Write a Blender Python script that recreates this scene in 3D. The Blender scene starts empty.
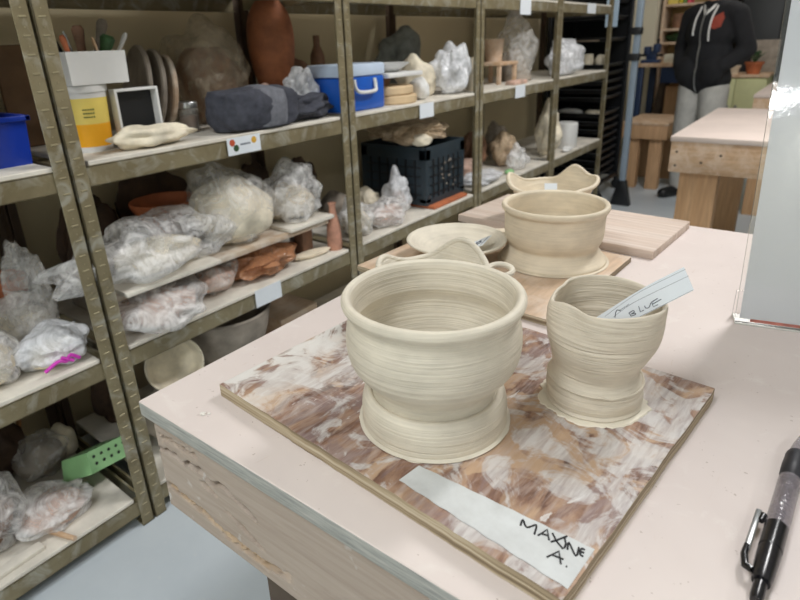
import bpy, bmesh, math, random
from mathutils import Vector, Matrix, noise
PI = math.pi
SC = bpy.context.scene
COL = SC.collection
random.seed(7)

# ---------------------------------------------------------------- materials
def lin(c):
    o = []
    for v in c:
        v = v/255.0
        o.append(v/12.92 if v <= 0.04045 else ((v+0.055)/1.055)**2.4)
    return (o[0], o[1], o[2], 1.0)

class NT:
    """small node helper"""
    def __init__(s, name):
        s.m = bpy.data.materials.new(name); s.m.use_nodes = True
        s.t = s.m.node_tree; s.n = s.t.nodes; s.l = s.t.links
        s.b = s.n['Principled BSDF']; s.out = s.n['Material Output']
        s.tc = s.n.new('ShaderNodeTexCoord')
    def link(s, a, b): s.l.new(a, b)
    def mapping(s, scale=(1,1,1), rot=(0,0,0), loc=(0,0,0)):
        m = s.n.new('ShaderNodeMapping'); m.inputs['Scale'].default_value = scale
        m.inputs['Rotation'].default_value = rot; m.inputs['Location'].default_value = loc
        s.link(s.tc.outputs['Object'], m.inputs['Vector']); return m.outputs['Vector']
    def noise(s, vec, scale, detail=4, rough=0.55, dist=0.0):
        n = s.n.new('ShaderNodeTexNoise'); n.inputs['Scale'].default_value = scale
        n.inputs['Detail'].default_value = detail; n.inputs['Roughness'].default_value = rough
        n.inputs['Distortion'].default_value = dist
        s.link(vec, n.inputs['Vector']); return n.outputs['Fac']
    def ramp(s, fac, stops, interp='LINEAR'):
        r = s.n.new('ShaderNodeValToRGB'); r.color_ramp.interpolation = interp
        e = r.color_ramp.elements
        while len(e) < len(stops): e.new(0.5)
        for k, (p, c) in enumerate(stops):
            e[k].position = p; e[k].color = c if len(c) == 4 else lin(c)
        s.link(fac, r.inputs['Fac']); return r.outputs['Color']
    def mix(s, fac, a, b):
        m = s.n.new('ShaderNodeMix'); m.data_type = 'RGBA'
        if isinstance(fac, (int, float)): m.inputs[0].default_value = fac
        else: s.link(fac, m.inputs[0])
        for sock, v in ((m.inputs[6], a), (m.inputs[7], b)):
            if isinstance(v, tuple): sock.default_value = v if len(v) == 4 else lin(v)
            else: s.link(v, sock)
        return m.outputs[2]
    def bump(s, h, strength=0.3, dist=0.002, prev=None):
        b = s.n.new('ShaderNodeBump'); b.inputs['Strength'].default_value = strength
        b.inputs['Distance'].default_value = dist; s.link(h, b.inputs['Height'])
        if prev is not None: s.link(prev, b.inputs['Normal'])
        return b.outputs['Normal']
    def base(s, c):
        if isinstance(c, tuple): s.b.inputs['Base Color'].default_value = c if len(c) == 4 else lin(c)
        else: s.link(c, s.b.inputs['Base Color'])
    def nrm(s, o): s.link(o, s.b.inputs['Normal'])
    def rough(s, v): s.b.inputs['Roughness'].default_value = v
    def metal(s, v): s.b.inputs['Metallic'].default_value = v
    def spec(s, v): s.b.inputs['Specular IOR Level'].default_value = v

def bw(a): return (a, a, a, 1)
MATS = {}
def plain(name, c, rough=0.6, metal=0.0, var=0.12, scale=6.0, bump=0.0, spec=0.5):
    """colour with a soft procedural unevenness"""
    if name in MATS: return MATS[name]
    t = NT(name); v = t.mapping()
    f = t.noise(v, scale, 4, 0.6)
    c2 = tuple(max(0, x*(1-var)) for x in c); c3 = tuple(min(255, x*(1+var*0.6)) for x in c)
    t.base(t.ramp(f, [(0.3, c2), (0.7, c3)])); t.rough(rough); t.metal(metal); t.spec(spec)
    if bump: t.nrm(t.bump(t.noise(v, scale*6, 3), bump, 0.003))
    MATS[name] = t.m; return t.m

def clay_mat(name, c, ring=1.0, wet=0.62, scale=1.0, dist=0.2):
    t = NT(name)
    v = t.mapping((5, 5, 260*scale)); v2 = t.mapping((30, 30, 50)); v3 = t.mapping((3, 3, 6)); v4 = t.mapping((4, 4, 90*scale))
    a = t.noise(v, 1.0, 3, 0.6, dist); b = t.noise(v4, 1.0, 2, 0.5, 0.3)
    n = t.bump(a, 0.95*ring, 0.0016); n = t.bump(b, 0.65*ring, 0.0022, n)
    n = t.bump(t.noise(v2, 6, 3), 0.15, 0.0006, n)
    f = t.noise(v3, 6, 3)
    lo = tuple(x*0.93 for x in c); hi = tuple(min(255, x*1.03) for x in c)
    col = t.ramp(f, [(0.3, lo), (0.7, hi)])
    streak = t.ramp(t.noise(v, 1.0, 4, 0.7, 0.3), [(0.35, bw(0.86)), (0.6, bw(1.0))])
    m = t.n.new('ShaderNodeMix'); m.data_type = 'RGBA'; m.blend_type = 'MULTIPLY'; m.inputs[0].default_value = 0.55
    t.link(col, m.inputs[6]); t.link(streak, m.inputs[7])
    t.base(m.outputs[2]); t.nrm(n); t.rough(wet); t.spec(0.35)
    return t.m

def wood_mat(name, c1, c2, grain=(3, 40, 40), rough=0.65, dust=None, scale=1.0, bump=0.25):
    t = NT(name); v = t.mapping(grain)
    f = t.noise(v, scale, 5, 0.6, 1.2); g = t.noise(t.mapping(tuple(x*3 for x in grain)), scale, 3, 0.6)
    col = t.mix(t.ramp(g, [(0.35, bw(0)), (0.7, bw(0.5))]), t.ramp(f, [(0.3, c1), (0.7, c2)]), tuple(x*0.8 for x in c1))
    if dust:
        d = t.noise(t.mapping(), 14, 5, 0.65, 0.4)
        col = t.mix(t.ramp(d, [(0.42, bw(0)), (0.62, bw(0.75))]), col, dust)
    t.base(col); t.rough(rough); t.nrm(t.bump(g, bump, 0.0012)); return t.m

def plastic_film(name, tint, dens=(0.25, 0.8), scale=9.0, rough=0.22):
    """thin creased polythene: part clear, part milky"""
    t = NT(name); v = t.mapping()
    t.base(tint); t.rough(rough); t.spec(0.6)
    n = t.noise(v, scale*3, 4, 0.6, 2.5); t.nrm(t.bump(n, 0.8, 0.006))
    f = t.ramp(t.noise(v, scale*1.5, 5, 0.65, 2.0), [(0.36, bw(dens[0])), (0.62, bw(dens[1]))])
    tr = t.n.new('ShaderNodeBsdfTransparent'); mx = t.n.new('ShaderNodeMixShader')
    t.link(f, mx.inputs[0]); t.link(tr.outputs[0], mx.inputs[1]); t.link(t.b.outputs[0], mx.inputs[2])
    t.link(mx.outputs[0], t.out.inputs['Surface']); return t.m

M = {}
M['clay'] = clay_mat('leather_hard_clay', (224, 216, 199), scale=1.7)
M['clay_drag'] = clay_mat('dragged_clay', (220, 210, 192), ring=1.9, scale=0.7, dist=1.1)
M['clay_tan'] = clay_mat('tan_clay', (224, 211, 188), ring=0.8)
M['clay_skirt'] = plain('clay_slip', (228, 220, 202), 0.6, bump=0.3)
M['crumb'] = plain('dry_clay_crumb', (232, 228, 220), 0.8, bump=0.4)

def table_paint():
    t = NT('pink_beige_paint'); v = t.mapping()
    a = t.noise(v, 3.2, 4, 0.6, 0.6); b = t.noise(v, 17, 4, 0.65, 0.8)
    col = t.ramp(a, [(0.3, (214, 202, 197)), (0.7, (225, 214, 209))])
    col = t.mix(t.ramp(b, [(0.60, bw(0)), (0.72, bw(0.35))]), col, (236, 230, 224))
    sc = t.noise(t.mapping((60, 9, 9)), 1.0, 3, 0.6, 2.0)
    col = t.mix(t.ramp(sc, [(0.68, bw(0)), (0.74, bw(0.35))]), col, (206, 186, 172))
    sp = t.noise(v, 210, 1, 0.4)
    col = t.mix(t.ramp(sp, [(0.76, bw(0)), (0.80, bw(0.5))]), col, (150, 130, 118))
    t.base(col); t.rough(0.55); t.spec(0.3); t.nrm(t.bump(b, 0.08, 0.001)); return t.m
M['table_top'] = table_paint()

def edge_mat():
    t = NT('grey_canvas_edge'); v = t.mapping((6, 6, 90))
    f = t.noise(v, 4, 4, 0.6, 0.6)
    t.base(t.ramp(f, [(0.3, (138, 140, 138)), (0.5, (164, 166, 162)), (0.75, (192, 190, 184))])); t.rough(0.85)
    t.nrm(t.bump(t.noise(t.mapping((80, 80, 200)), 5, 3), 0.4, 0.001)); return t.m
M['table_edge'] = edge_mat()

def apron_mat():
    t = NT('weathered_apron_wood'); v = t.mapping((2.5, 30, 30))
    f = t.noise(v, 1.6, 6, 0.62, 1.4); g = t.noise(t.mapping((10, 120, 160)), 1.2, 3, 0.6)
    col = t.ramp(f, [(0.28, (160, 145, 133)), (0.5, (172, 158, 146)), (0.75, (182, 169, 158))])
    col = t.mix(t.ramp(g, [(0.4, bw(0)), (0.75, bw(0.3))]), col, (186, 174, 163))
    s = t.noise(t.mapping(loc=(0.3, 0, 0)), 26, 3, 0.6)
    col = t.mix(t.ramp(s, [(0.64, bw(0)), (0.70, bw(0.6))]), col, (206, 206, 204))
    at = t.n.new('ShaderNodeAttribute'); at.attribute_name = 'raw'
    col = t.mix(at.outputs['Fac'], col, (196, 170, 138))
    t.base(col); t.rough(0.8); t.nrm(t.bump(g, 0.3, 0.0015)); return t.m
M['apron'] = apron_mat()
M['raw_wood'] = wood_mat('raw_pine', (178, 134, 92), (204, 164, 120), (30, 30, 2.2), dust=(206, 184, 160))
M['pine_h'] = wood_mat('raw_pine_rail', (196, 158, 122), (216, 184, 150), (2.2, 30, 30), dust=(222, 200, 178))
M['pine_dark'] = wood_mat('brown_pine', (150, 104, 66), (176, 128, 84), (30, 30, 2.2))  # deeper brown pine, for the brown stick
M['far_top'] = plain('far_bench_paint', (208, 193, 184), 0.6, var=0.05, scale=3)
M['leg_dark'] = plain('dark_leg_wood', (92, 80, 70), 0.8, bump=0.3)

def board_paint():
    """plywood bat smeared with wet clay: brown wood, tan, white and mauve patches"""
    t = NT('clay_smeared_plywood')
    v = t.mapping(); st = t.mapping((24, 7, 10)); fine = t.mapping((150, 22, 40))
    big = t.noise(t.mapping((1.0, 0.8, 1), loc=(0.25, 0.1, 0)), 11, 4, 0.6, 1.3)
    big2 = t.noise(t.mapping(loc=(3.1, 1.7, 0)), 15, 5, 0.62, 1.6)
    streak = t.noise(st, 1.6, 5, 0.65, 1.0); fn = t.noise(fine, 1.0, 3, 0.6, 0.3)
    col = t.ramp(streak, [(0.30, (84, 60, 50)), (0.43, (126, 94, 78)), (0.56, (160, 128, 106)), (0.72, (188, 160, 134))])
    col = t.mix(t.ramp(big, [(0.52, bw(0)), (0.57, bw(0.75))]), col, (196, 166, 136))
    col = t.mix(t.ramp(big, [(0.38, bw(0.7)), (0.45, bw(0))]), col, (140, 120, 118))
    col = t.mix(t.ramp(fn, [(0.46, bw(0)), (0.68, bw(0.45))]), col, (192, 178, 172))
    sx = t.n.new('ShaderNodeSeparateXYZ'); t.link(v, sx.inputs[0])
    rt = t.n.new('ShaderNodeMapRange'); rt.inputs[1].default_value = 0.22; rt.inputs[2].default_value = 0.44; rt.inputs[4].default_value = 0.075
    t.link(sx.outputs[0], rt.inputs[0]); ad = t.n.new('ShaderNodeMath'); t.link(big2, ad.inputs[0]); t.link(rt.outputs[0], ad.inputs[1])
    m2 = t.ramp(ad.outputs[0], [(0.53, bw(0)), (0.60, bw(0.75)), (0.70, bw(0.85))])
    whit = t.mix(t.ramp(fn, [(0.3, bw(0)), (0.6, bw(1))]), (176, 166, 164), (212, 209, 206))
    col = t.mix(m2, col, whit)
    rim = t.noise(t.mapping((1, 0.45, 1), loc=(7, 2, 0)), 34, 4, 0.6, 1.5)
    col = t.mix(t.ramp(rim, [(0.65, bw(0)), (0.69, bw(0.8)), (0.74, bw(0.6))]), col, (222, 219, 216))
    vo = t.n.new('ShaderNodeTexVoronoi'); vo.inputs['Scale'].default_value = 13
    t.link(v, vo.inputs['Vector'])
    col = t.mix(t.ramp(vo.outputs['Distance'], [(0.16, bw(0.45)), (0.19, bw(0))]), col, (205, 178, 156))
    # the far left corner is the whitest part of this bat
    mr = t.n.new('ShaderNodeMapRange'); mr.inputs[1].default_value = 0.15; mr.inputs[2].default_value = 0.0
    t.link(sx.outputs[0], mr.inputs[0])
    mu = t.n.new('ShaderNodeMath'); mu.operation = 'MULTIPLY'; t.link(mr.outputs[0], mu.inputs[0])
    t.link(t.ramp(big2, [(0.42, bw(0)), (0.50, bw(1))]), mu.inputs[1])
    col = t.mix(mu.outputs[0], col, (222, 219, 214))
    t.base(col); t.rough(0.5); t.spec(0.4)
    n = t.bump(fn, 0.5, 0.0015); n = t.bump(big2, 0.35, 0.003, n); n = t.bump(rim, 0.4, 0.002, n); t.nrm(n); return t.m
M['board_paint'] = board_paint()
def ply_edge():
    t = NT('plywood_layers'); v = t.mapping((3, 3, 230)); f = t.noise(v, 1.2, 2, 0.5, 0.3)
    t.base(t.ramp(f, [(0.35, (128, 112, 90)), (0.5, (172, 156, 130)), (0.65, (200, 188, 166))])); t.rough(0.8)
    t.nrm(t.bump(f, 0.4, 0.001)); return t.m
M['ply'] = ply_edge()
M['bat_tan'] = wood_mat('tan_ware_board', (204, 174, 146), (218, 192, 164), (30, 4, 30), dust=(216, 200, 184), scale=1.0)
M['bat_strip'] = wood_mat('striped_ware_board', (196, 172, 154), (230, 218, 208), (2.0, 70, 30), scale=0.8)
M['shelf_board'] = wood_mat('dusty_board', (180, 152, 126), (204, 184, 160), (20, 3, 20), dust=(214, 206, 194))

def tape_mat():
    t = NT('masking_tape'); v = t.mapping()
    f = t.noise(v, 40, 4, 0.6); g = t.noise(v, 190, 2, 0.5)
    t.base(t.ramp(f, [(0.3, (196, 198, 197)), (0.7, (212, 215, 215))])); t.rough(0.6)
    t.nrm(t.bump(g, 0.25, 0.0006)); return t.m
M['tape'] = tape_mat()
M['ink'] = plain('black_marker', (18, 18, 22), 0.5, var=0.0)
M['pencil'] = plain('grey_pencil', (70, 76, 86), 0.7, var=0.0)
M['print'] = plain('printed_rule', (96, 104, 116), 0.7, var=0.0)
M['paper'] = plain('white_paper', (226, 232, 238), 0.7, var=0.02)
M['card_red'] = plain('red_strip', (206, 120, 104), 0.5, var=0.25, scale=30)

def rack_mat():
    t = NT('olive_rack_steel'); v = t.mapping()
    f = t.noise(v, 7, 5, 0.65, 0.5); s = t.noise(v, 13, 4, 0.6, 1.2)
    col = t.ramp(f, [(0.3, (118, 107, 80)), (0.7, (148, 138, 110))])
    col = t.mix(t.ramp(s, [(0.50, bw(0)), (0.68, bw(0.7))]), col, (178, 176, 164))
    t.base(col); t.rough(0.42); t.metal(0.25); t.nrm(t.bump(s, 0.08, 0.001)); return t.m
M['rack'] = rack_mat()
M['rack_rear'] = plain('shaded_rear_steel', (78, 62, 48), 0.6, 0.1, var=0.2)  # rear posts stand in shade; that shade is put into this darker brown
M['rack_slot'] = plain('worn_slot_edge', (160, 150, 120), 0.4, 0.3)
M['deck'] = plain('clay_dusted_deck', (222, 216, 204), 0.8, var=0.10, scale=9)
M['wall'] = plain('warm_cream_wall', (206, 192, 160), 0.85, var=0.04, scale=1.5)
M['wall_pale'] = plain('pale_cream_wall', (222, 218, 200), 0.85, var=0.03, scale=1.5)
M['ceiling'] = plain('white_ceiling', (232, 230, 226), 0.9, var=0.02)
def floor_mat():
    t = NT('blue_grey_floor'); v = t.mapping(); f = t.noise(v, 2.2, 5, 0.6); g = t.noise(v, 40, 3)
    col = t.ramp(f, [(0.3, (186, 195, 202)), (0.7, (200, 208, 213))])
    col = t.mix(t.ramp(g, [(0.66, bw(0)), (0.74, bw(0.3))]), col, (208, 212, 212))
    t.base(col); t.rough(0.38); t.spec(0.4); return t.m
M['floor'] = floor_mat()
M['film'] = plastic_film('clear_film', (244, 243, 242), (0.14, 0.72))
M['film_clear'] = plastic_film('very_clear_film', (240, 238, 234), (0.08, 0.45))
M['film_milky'] = plastic_film('milky_film', (240, 242, 246), (0.4, 0.9))
M['film_warm'] = plastic_film('clay_stained_film', (206, 182, 152), (0.5, 1.0), 7)
M['film_rust'] = plastic_film('rust_stained_film', (184, 132, 96), (0.5, 0.95), 7)
M['film_dim'] = plastic_film('yellowed_film', (186, 172, 148), (0.15, 0.5))
M['clay_white'] = plain('pale_stoneware_clay', (232, 222, 200), 0.7, var=0.16, scale=14, bump=0.2)
M['clay_pink'] = plain('pinkish_clay', (204, 172, 156), 0.7, var=0.2, scale=18, bump=0.2)
M['clay_brown'] = plain('brown_clay', (134, 100, 78), 0.7, var=0.25, scale=14, bump=0.2)
M['clay_grey'] = plain('grey_clay', (150, 140, 128), 0.7, var=0.2, scale=12, bump=0.2)
M['terracotta'] = plain('terracotta', (186, 108, 70), 0.75, var=0.15, scale=12)
M['black_pl'] = plain('black_plastic', (24, 26, 30), 0.4, var=0.1)
M['crate_pl'] = plain('dark_slate_plastic', (44, 56, 64), 0.45, var=0.15)
M['blue_pl'] = plain('blue_plastic', (28, 92, 190), 0.3, var=0.08)
M['navy_pl'] = plain('deep_blue_plastic', (24, 56, 160), 0.3, var=0.1)
M['lid_pl'] = plain('pale_blue_lid', (200, 216, 236), 0.3, var=0.05)
M['white_pl'] = plain('white_plastic', (228, 228, 226), 0.35, var=0.04)
M['charcoal'] = plain('charcoal_cloth', (66, 68, 78), 0.9, var=0.18, scale=50, bump=0.3)
M['grey_cloth'] = plain('grey_cloth', (112, 114, 122), 0.9, var=0.12, scale=60, bump=0.3)
M['green_pl'] = plain('green_plastic', (150, 200, 142), 0.4, var=0.08)
M['magenta'] = plain('magenta_print', (214, 60, 190), 0.5, var=0.1)
M['glass'] = plastic_film('jar_glass', (190, 190, 184), (0.25, 0.45))
M['steel'] = plain('steel', (170, 172, 172), 0.3, 0.9, var=0.1)
M['pole'] = plain('blue_grey_steel', (150, 166, 182), 0.4, 0.2, var=0.08)
M['blue_steel'] = plain('dark_blue_steel', (42, 62, 98), 0.45, 0.1, var=0.15)
M['leaf'] = plain('leaf_green', (58, 92, 54), 0.6, var=0.3, scale=30)
M['orange'] = plain('orange_print', (196, 84, 50), 0.7, var=0.1)

# ---------------------------------------------------------------- mesh helpers
def obj(name, bm, mats, parent=None, loc=(0,0,0), smooth=True, rot=None):
    me = bpy.data.meshes.new(name)
    bmesh.ops.recalc_face_normals(bm, faces=bm.faces) if getattr(bm, 'fixn', True) and len(bm.faces) < 60000 else None
    bm.to_mesh(me); bm.free()
    for m in (mats if isinstance(mats, (list, tuple)) else [mats]): me.materials.append(m)
    if smooth:
        for p in me.polygons: p.use_smooth = True
        try: me.set_sharp_from_angle(angle=math.radians(38))
        except Exception: pass
    o = bpy.data.objects.new(name, me); COL.objects.link(o); o.location = loc
    if rot: o.rotation_euler = rot
    if parent is not None: o.parent = parent
    return o
def thing(name, label, cat, loc=(0,0,0), rot=(0,0,0), group=None):
    o = bpy.data.objects.new(name, None); COL.objects.link(o)
    o.empty_display_size = 0.05; o.location = loc; o.rotation_euler = rot
    o['label'] = label; o['category'] = cat
    if group: o['group'] = group
    return o
def tag(o, label, cat, group=None):
    o['label'] = label; o['category'] = cat
    if group: o['group'] = group
    return o
def struct(name, bm, m, smooth=False):
    o = obj(name, bm, m, smooth=smooth); o['kind'] = 'structure'; return o
def copy_tree(r, loc=None, rot=None, label=None, group=None):
    c = r.copy(); COL.objects.link(c)
    if loc is not None: c.location = loc
    if rot is not None: c.rotation_euler = rot
    if label: c['label'] = label
    if group: c['group'] = group
    for ch in r.children:
        d = ch.copy(); COL.objects.link(d); d.parent = c
        for g in ch.children:
            e = g.copy(); COL.objects.link(e); e.parent = d
    return c

def NB(): return bmesh.new()
def box(bm, x0, x1, y0, y1, z0, z1, bev=0.0, mi=0, mat=None, seg=2):
    n0 = len(bm.faces); r = bmesh.ops.create_cube(bm, size=1.0); vs = r['verts']
    bmesh.ops.scale(bm, verts=vs, vec=(x1-x0, y1-y0, z1-z0))
    bmesh.ops.translate(bm, verts=vs, vec=((x0+x1)/2, (y0+y1)/2, (z0+z1)/2))
    fs = set(f for v in vs for f in v.link_faces)
    if bev > 0:
        es = list(set(e for v in vs for e in v.link_edges))
        bmesh.ops.bevel(bm, geom=es, offset=bev, segments=seg, affect='EDGES', profile=0.5)
        bm.faces.ensure_lookup_table(); fs = set(bm.faces[n0:])
        vs = list(set(v for f in fs for v in f.verts))
    for f in fs: f.material_index = mi
    if mat is not None: bmesh.ops.transform(bm, matrix=mat, verts=vs)
    return vs
def tube(bm, pts, r, n=10, mi=0, caps=True, closed=False, flat=None):
    """tube along points; r number or list; flat=(dir, factor) squashes the section"""
    P = [Vector(p) for p in pts]; N = len(P)
    R = r if isinstance(r, (list, tuple)) else [r]*N
    rings = []; up = None
    for i, p in enumerate(P):
        a = P[(i-1) % N] if (i > 0 or closed) else P[0]; b = P[(i+1) % N] if (i < N-1 or closed) else P[-1]
        t = (b-a).normalized()
        if up is None:
            up = t.orthogonal().normalized()
            if abs(t.z) < 0.9: up = (Vector((0,0,1)) - t*t.z).normalized()
        up = (up - t*up.dot(t)).normalized(); s = t.cross(up)
        fz = flat if flat else 1.0
        rings.append([bm.verts.new(p + (s*math.cos(k*2*PI/n) + up*fz*math.sin(k*2*PI/n))*R[i]) for k in range(n)])
    M_ = N if closed else N-1
    for i in range(M_):
        A, B = rings[i], rings[(i+1) % N]
        for k in range(n):
            f = bm.faces.new((A[k], A[(k+1) % n], B[(k+1) % n], B[k])); f.material_index = mi
    if caps and not closed:
        bm.faces.new(rings[0][::-1]).material_index = mi; bm.faces.new(rings[-1]).material_index = mi
    return [v for q in rings for v in q]
def lathe(bm, prof, n=64, mi=0, fn=None, c=(0,0,0)):
    """revolve (r,z) profile; fn(th, r, z, k) may return a changed (x,y,z)"""
    rings = []
    for k, (r, z) in enumerate(prof):
        if r < 1e-5 and fn is None: rings.append([bm.verts.new((c[0], c[1], c[2]+z))]); continue
        ring = []
        for i in range(n):
            th = 2*PI*i/n; x, y, zz = r*math.cos(th), r*math.sin(th), z
            if fn: x, y, zz = fn(th, r, z, k)
            ring.append(bm.verts.new((c[0]+x, c[1]+y, c[2]+zz)))
        rings.append(ring)
    for a, b in zip(rings, rings[1:]):
        if len(a) == 1 and len(b) == 1: continue
        for i in range(n):
            j = (i+1) % n
            if len(a) == 1: f = bm.faces.new((a[0], b[j], b[i]))
            elif len(b) == 1: f = bm.faces.new((a[i], a[j], b[0]))
            else: f = bm.faces.new((a[i], a[j], b[j], b[i]))
            f.material_index = mi
    return rings
def spline(pts, n=6):
    """Catmull-Rom through tuples"""
    P = [tuple(p) for p in pts]; out = []
    for i in range(len(P)-1):
        p0 = P[max(i-1, 0)]; p1 = P[i]; p2 = P[i+1]; p3 = P[min(i+2, len(P)-1)]
        for k in range(n):
            t = k/n
            out.append(tuple(0.5*((2*b)+(-a+c)*t+(2*a-5*b+4*c-d)*t*t+(-a+3*b-3*c+d)*t**3) for a, b, c, d in zip(p0, p1, p2, p3)))
    out.append(P[-1]); return out
def nz(v, s, off=0.0): return noise.noise(Vector((v[0]*s+off, v[1]*s+off*1.7, v[2]*s-off)))
def blob(bm, c, size, seed=0, amp=0.15, ridge=0.12, freq=1.6, sub=4, flatz=True, tail=None, mi=0, sq=1.0, lip=0.0):
    """irregular lump or creased bag, its base resting on c.z"""
    r = bmesh.ops.create_icosphere(bm, subdivisions=sub, radius=1.0); vs = r['verts']
    sx, sy, sz = size[0]/2, size[1]/2, size[2]/2; so = seed*13.37
    T = Vector(tail[0]).normalized() if tail else None
    for v in vs:
        d = v.co.normalized()
        if sq != 1.0:
            d2 = Vector([math.copysign(abs(q)**sq, q) for q in d]); k = 1
            d2 = d2/ (max(abs(d2.x), abs(d2.y), abs(d2.z))**0.5 * d2.length**0.5)
        else: d2 = d
        q = 1 + amp*nz(d, freq, so)*1.6
        if ridge:
            wq = Vector((d.x+0.35*nz(d, 1.3, so+2), d.y+0.35*nz(d, 1.3, so+3), d.z*0.7+0.35*nz(d, 1.3, so+4)))
            q += ridge*0.42*(0.45-1.6*abs(nz(wq, freq*1.35, so+5))) + ridge*0.13*(0.4-1.6*abs(nz(wq, freq*3.4, so+9)))
        if T is not None:
            a = max(0.0, d.dot(T)); q += tail[1]*a**9 * (1+0.35*math.sin(11*math.atan2(d.y+d.z, d.x-d.z)))
        co = d2*q
        v.co = Vector((co.x*sx, co.y*sy, co.z*sz + sz))
    zmin = min(v.co.z for v in vs)
    for v in vs:
        if flatz:
            z = v.co.z
            lim = 0.16*sz
            if z < lim: v.co.z = lim*math.exp((z-lim)/max(lim*2.2, 1e-6))*0.999 - lim*0.0
    zmin = min(v.co.z for v in vs)
    for v in vs: v.co += Vector((c[0], c[1], c[2]-zmin))
    for f in set(f for v in vs for f in v.link_faces): f.material_index = mi
    return vs
def bagobj(name, label, cat, base, size, seed, mat, rz=0, group=None, tail=None, ridge=0.28, amp=0.22, sub=5, sq=1.0, freq=1.6):
    bm = NB(); blob(bm, (0,0,0), size, seed, amp, ridge, freq, sub, True, tail, sq=sq)
    o = obj(name, bm, mat, loc=base, rot=(0,0,rz)); return tag(o, label, cat, group)
def lump(name, label, cat, base, size, seed, mat, rz=0, group=None, amp=0.12, ridge=0.06, sub=4):
    return bagobj(name, label, cat, base, size, seed, mat, rz, group, None, ridge, amp, sub)
def strokes(bm, S, z=None, w=0.0007):
    """handwriting as thin raised strokes"""
    for s in S:
        P = [(p[0], p[1], z if len(p) < 3 else p[2]) for p in s]
        if len(P) > 2: P = spline(P, 4) if len(P) > 3 else P
        tube(bm, P, w, 6)

# handwriting and paper outlines, in metres
MAX= [[(-0.1551, 0.3704), (-0.1562, 0.3776), (-0.1497, 0.3718), (-0.1442, 0.3789), (-0.1414, 0.3684)], [(-0.1383, 0.3691), (-0.1343, 0.3796), (-0.1287, 0.3699)], [(-0.1366, 0.3726), (-0.1309, 0.374)], [(-0.1292, 0.3786), (-0.123, 0.3724), (-0.1158, 0.3681)], [(-0.1179, 0.3828), (-0.1235, 0.3736), (-0.1268, 0.369)], [(-0.1192, 0.3804), (-0.1159, 0.3745), (-0.1153, 0.3695)], [(-0.1126, 0.3696), (-0.1142, 0.3772), (-0.1047, 0.3675), (-0.1057, 0.3771)], [(-0.1008, 0.3776), (-0.1036, 0.3770), (-0.1024, 0.3712), (-0.0996, 0.3704)], [(-0.1030, 0.3741), (-0.1002, 0.3742)], [(-0.1235, 0.3526), (-0.1176, 0.3639), (-0.1117, 0.3528)], [(-0.121, 0.3573), (-0.1115, 0.3584)], [(-0.1076, 0.3533), (-0.1067, 0.3534)]]
TAPE= [(-0.2767, 0.3563), (-0.2714, 0.3825), (-0.0945, 0.3832), (-0.0990, 0.3345)]
TAG= [(-0.0985, 0.63, 1.0477), (-0.0852, 0.625, 1.0262), (-0.1298, 0.6047, 0.9912), (-0.1653, 0.5889, 0.9644), (-0.1846, 0.578, 0.9431), (-0.1948, 0.5828, 0.9623), (-0.1893, 0.5857, 0.9677), (-0.1669, 0.5972, 0.9891), (-0.1326, 0.6146, 1.0212)]
BL= [[(-0.1413, 0.6034, 0.9937), (-0.1385, 0.6029, 0.9907)], [(-0.1408, 0.6036, 0.9938), (-0.1377, 0.6051, 0.9967), (-0.1362, 0.605, 0.9955), (-0.1389, 0.6035, 0.9927), (-0.1353, 0.6048, 0.9943), (-0.1347, 0.6044, 0.993), (-0.1385, 0.6029, 0.9907)], [(-0.1331, 0.6078, 1.002), (-0.1305, 0.6064, 0.9965), (-0.1275, 0.6077, 0.9988)], [(-0.1276, 0.6093, 1.0035), (-0.1259, 0.6089, 1.0013), (-0.1231, 0.6099, 1.0025), (-0.1223, 0.6117, 1.0075)], [(-0.1219, 0.6121, 1.0085), (-0.1191, 0.611, 1.0039), (-0.1152, 0.6127, 1.0066)], [(-0.1215, 0.6121, 1.0083), (-0.1167, 0.6146, 1.0129)], [(-0.1202, 0.6117, 1.0063), (-0.1132, 0.6151, 1.0126)], [(-0.154, 0.5986, 0.9865), (-0.1542, 0.6004, 0.9918), (-0.153, 0.6017, 0.9948), (-0.1491, 0.6022, 0.9944)]]
PR= [[(-0.1643, 0.5965, 0.9859), (-0.1477, 0.6059, 1.0041), (-0.1311, 0.6144, 1.0199), (-0.0967, 0.6296, 1.0457)], [(-0.1557, 0.5984, 0.9866), (-0.1425, 0.6059, 1.0015), (-0.1268, 0.6132, 1.0143), (-0.0925, 0.6283, 1.0396)], [(-0.1302, 0.6047, 0.9914), (-0.086, 0.6248, 1.0262)]]
PT= [[(-0.1517, 0.6017, 0.9941), (-0.1501, 0.6026, 0.996)], [(-0.1494, 0.6027, 0.9957), (-0.1481, 0.6036, 0.9978)], [(-0.1474, 0.6037, 0.9976), (-0.1462, 0.6047, 0.9999)], [(-0.1455, 0.6047, 0.9994), (-0.1431, 0.6063, 1.0028)]]

# ---------------------------------------------------------------- room
FZ = 0.0
bm = NB(); box(bm, -1.96, 4.2, -9.5, 7.6, -0.1, 0.0); struct('floor', bm, M['floor'])
bm = NB(); box(bm, -2.06, -1.96, -9.5, 7.7, 0, 2.95); struct('wall_left', bm, M['wall'])
bm = NB(); box(bm, -1.96, 4.2, 7.6, 7.7, 0, 2.95); struct('wall_back', bm, M['wall_pale'])
bm = NB(); box(bm, 4.2, 4.3, -9.5, 7.7, 0, 2.95); struct('wall_right', bm, M['wall_pale'])
bm = NB(); box(bm, -2.06, 4.3, -9.6, -9.5, 0, 2.95); struct('wall_front', bm, M['wall_pale'])
bm = NB(); box(bm, -2.06, 4.3, -9.6, 7.7, 2.95, 3.05); struct('ceiling', bm, M['ceiling'])

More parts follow.
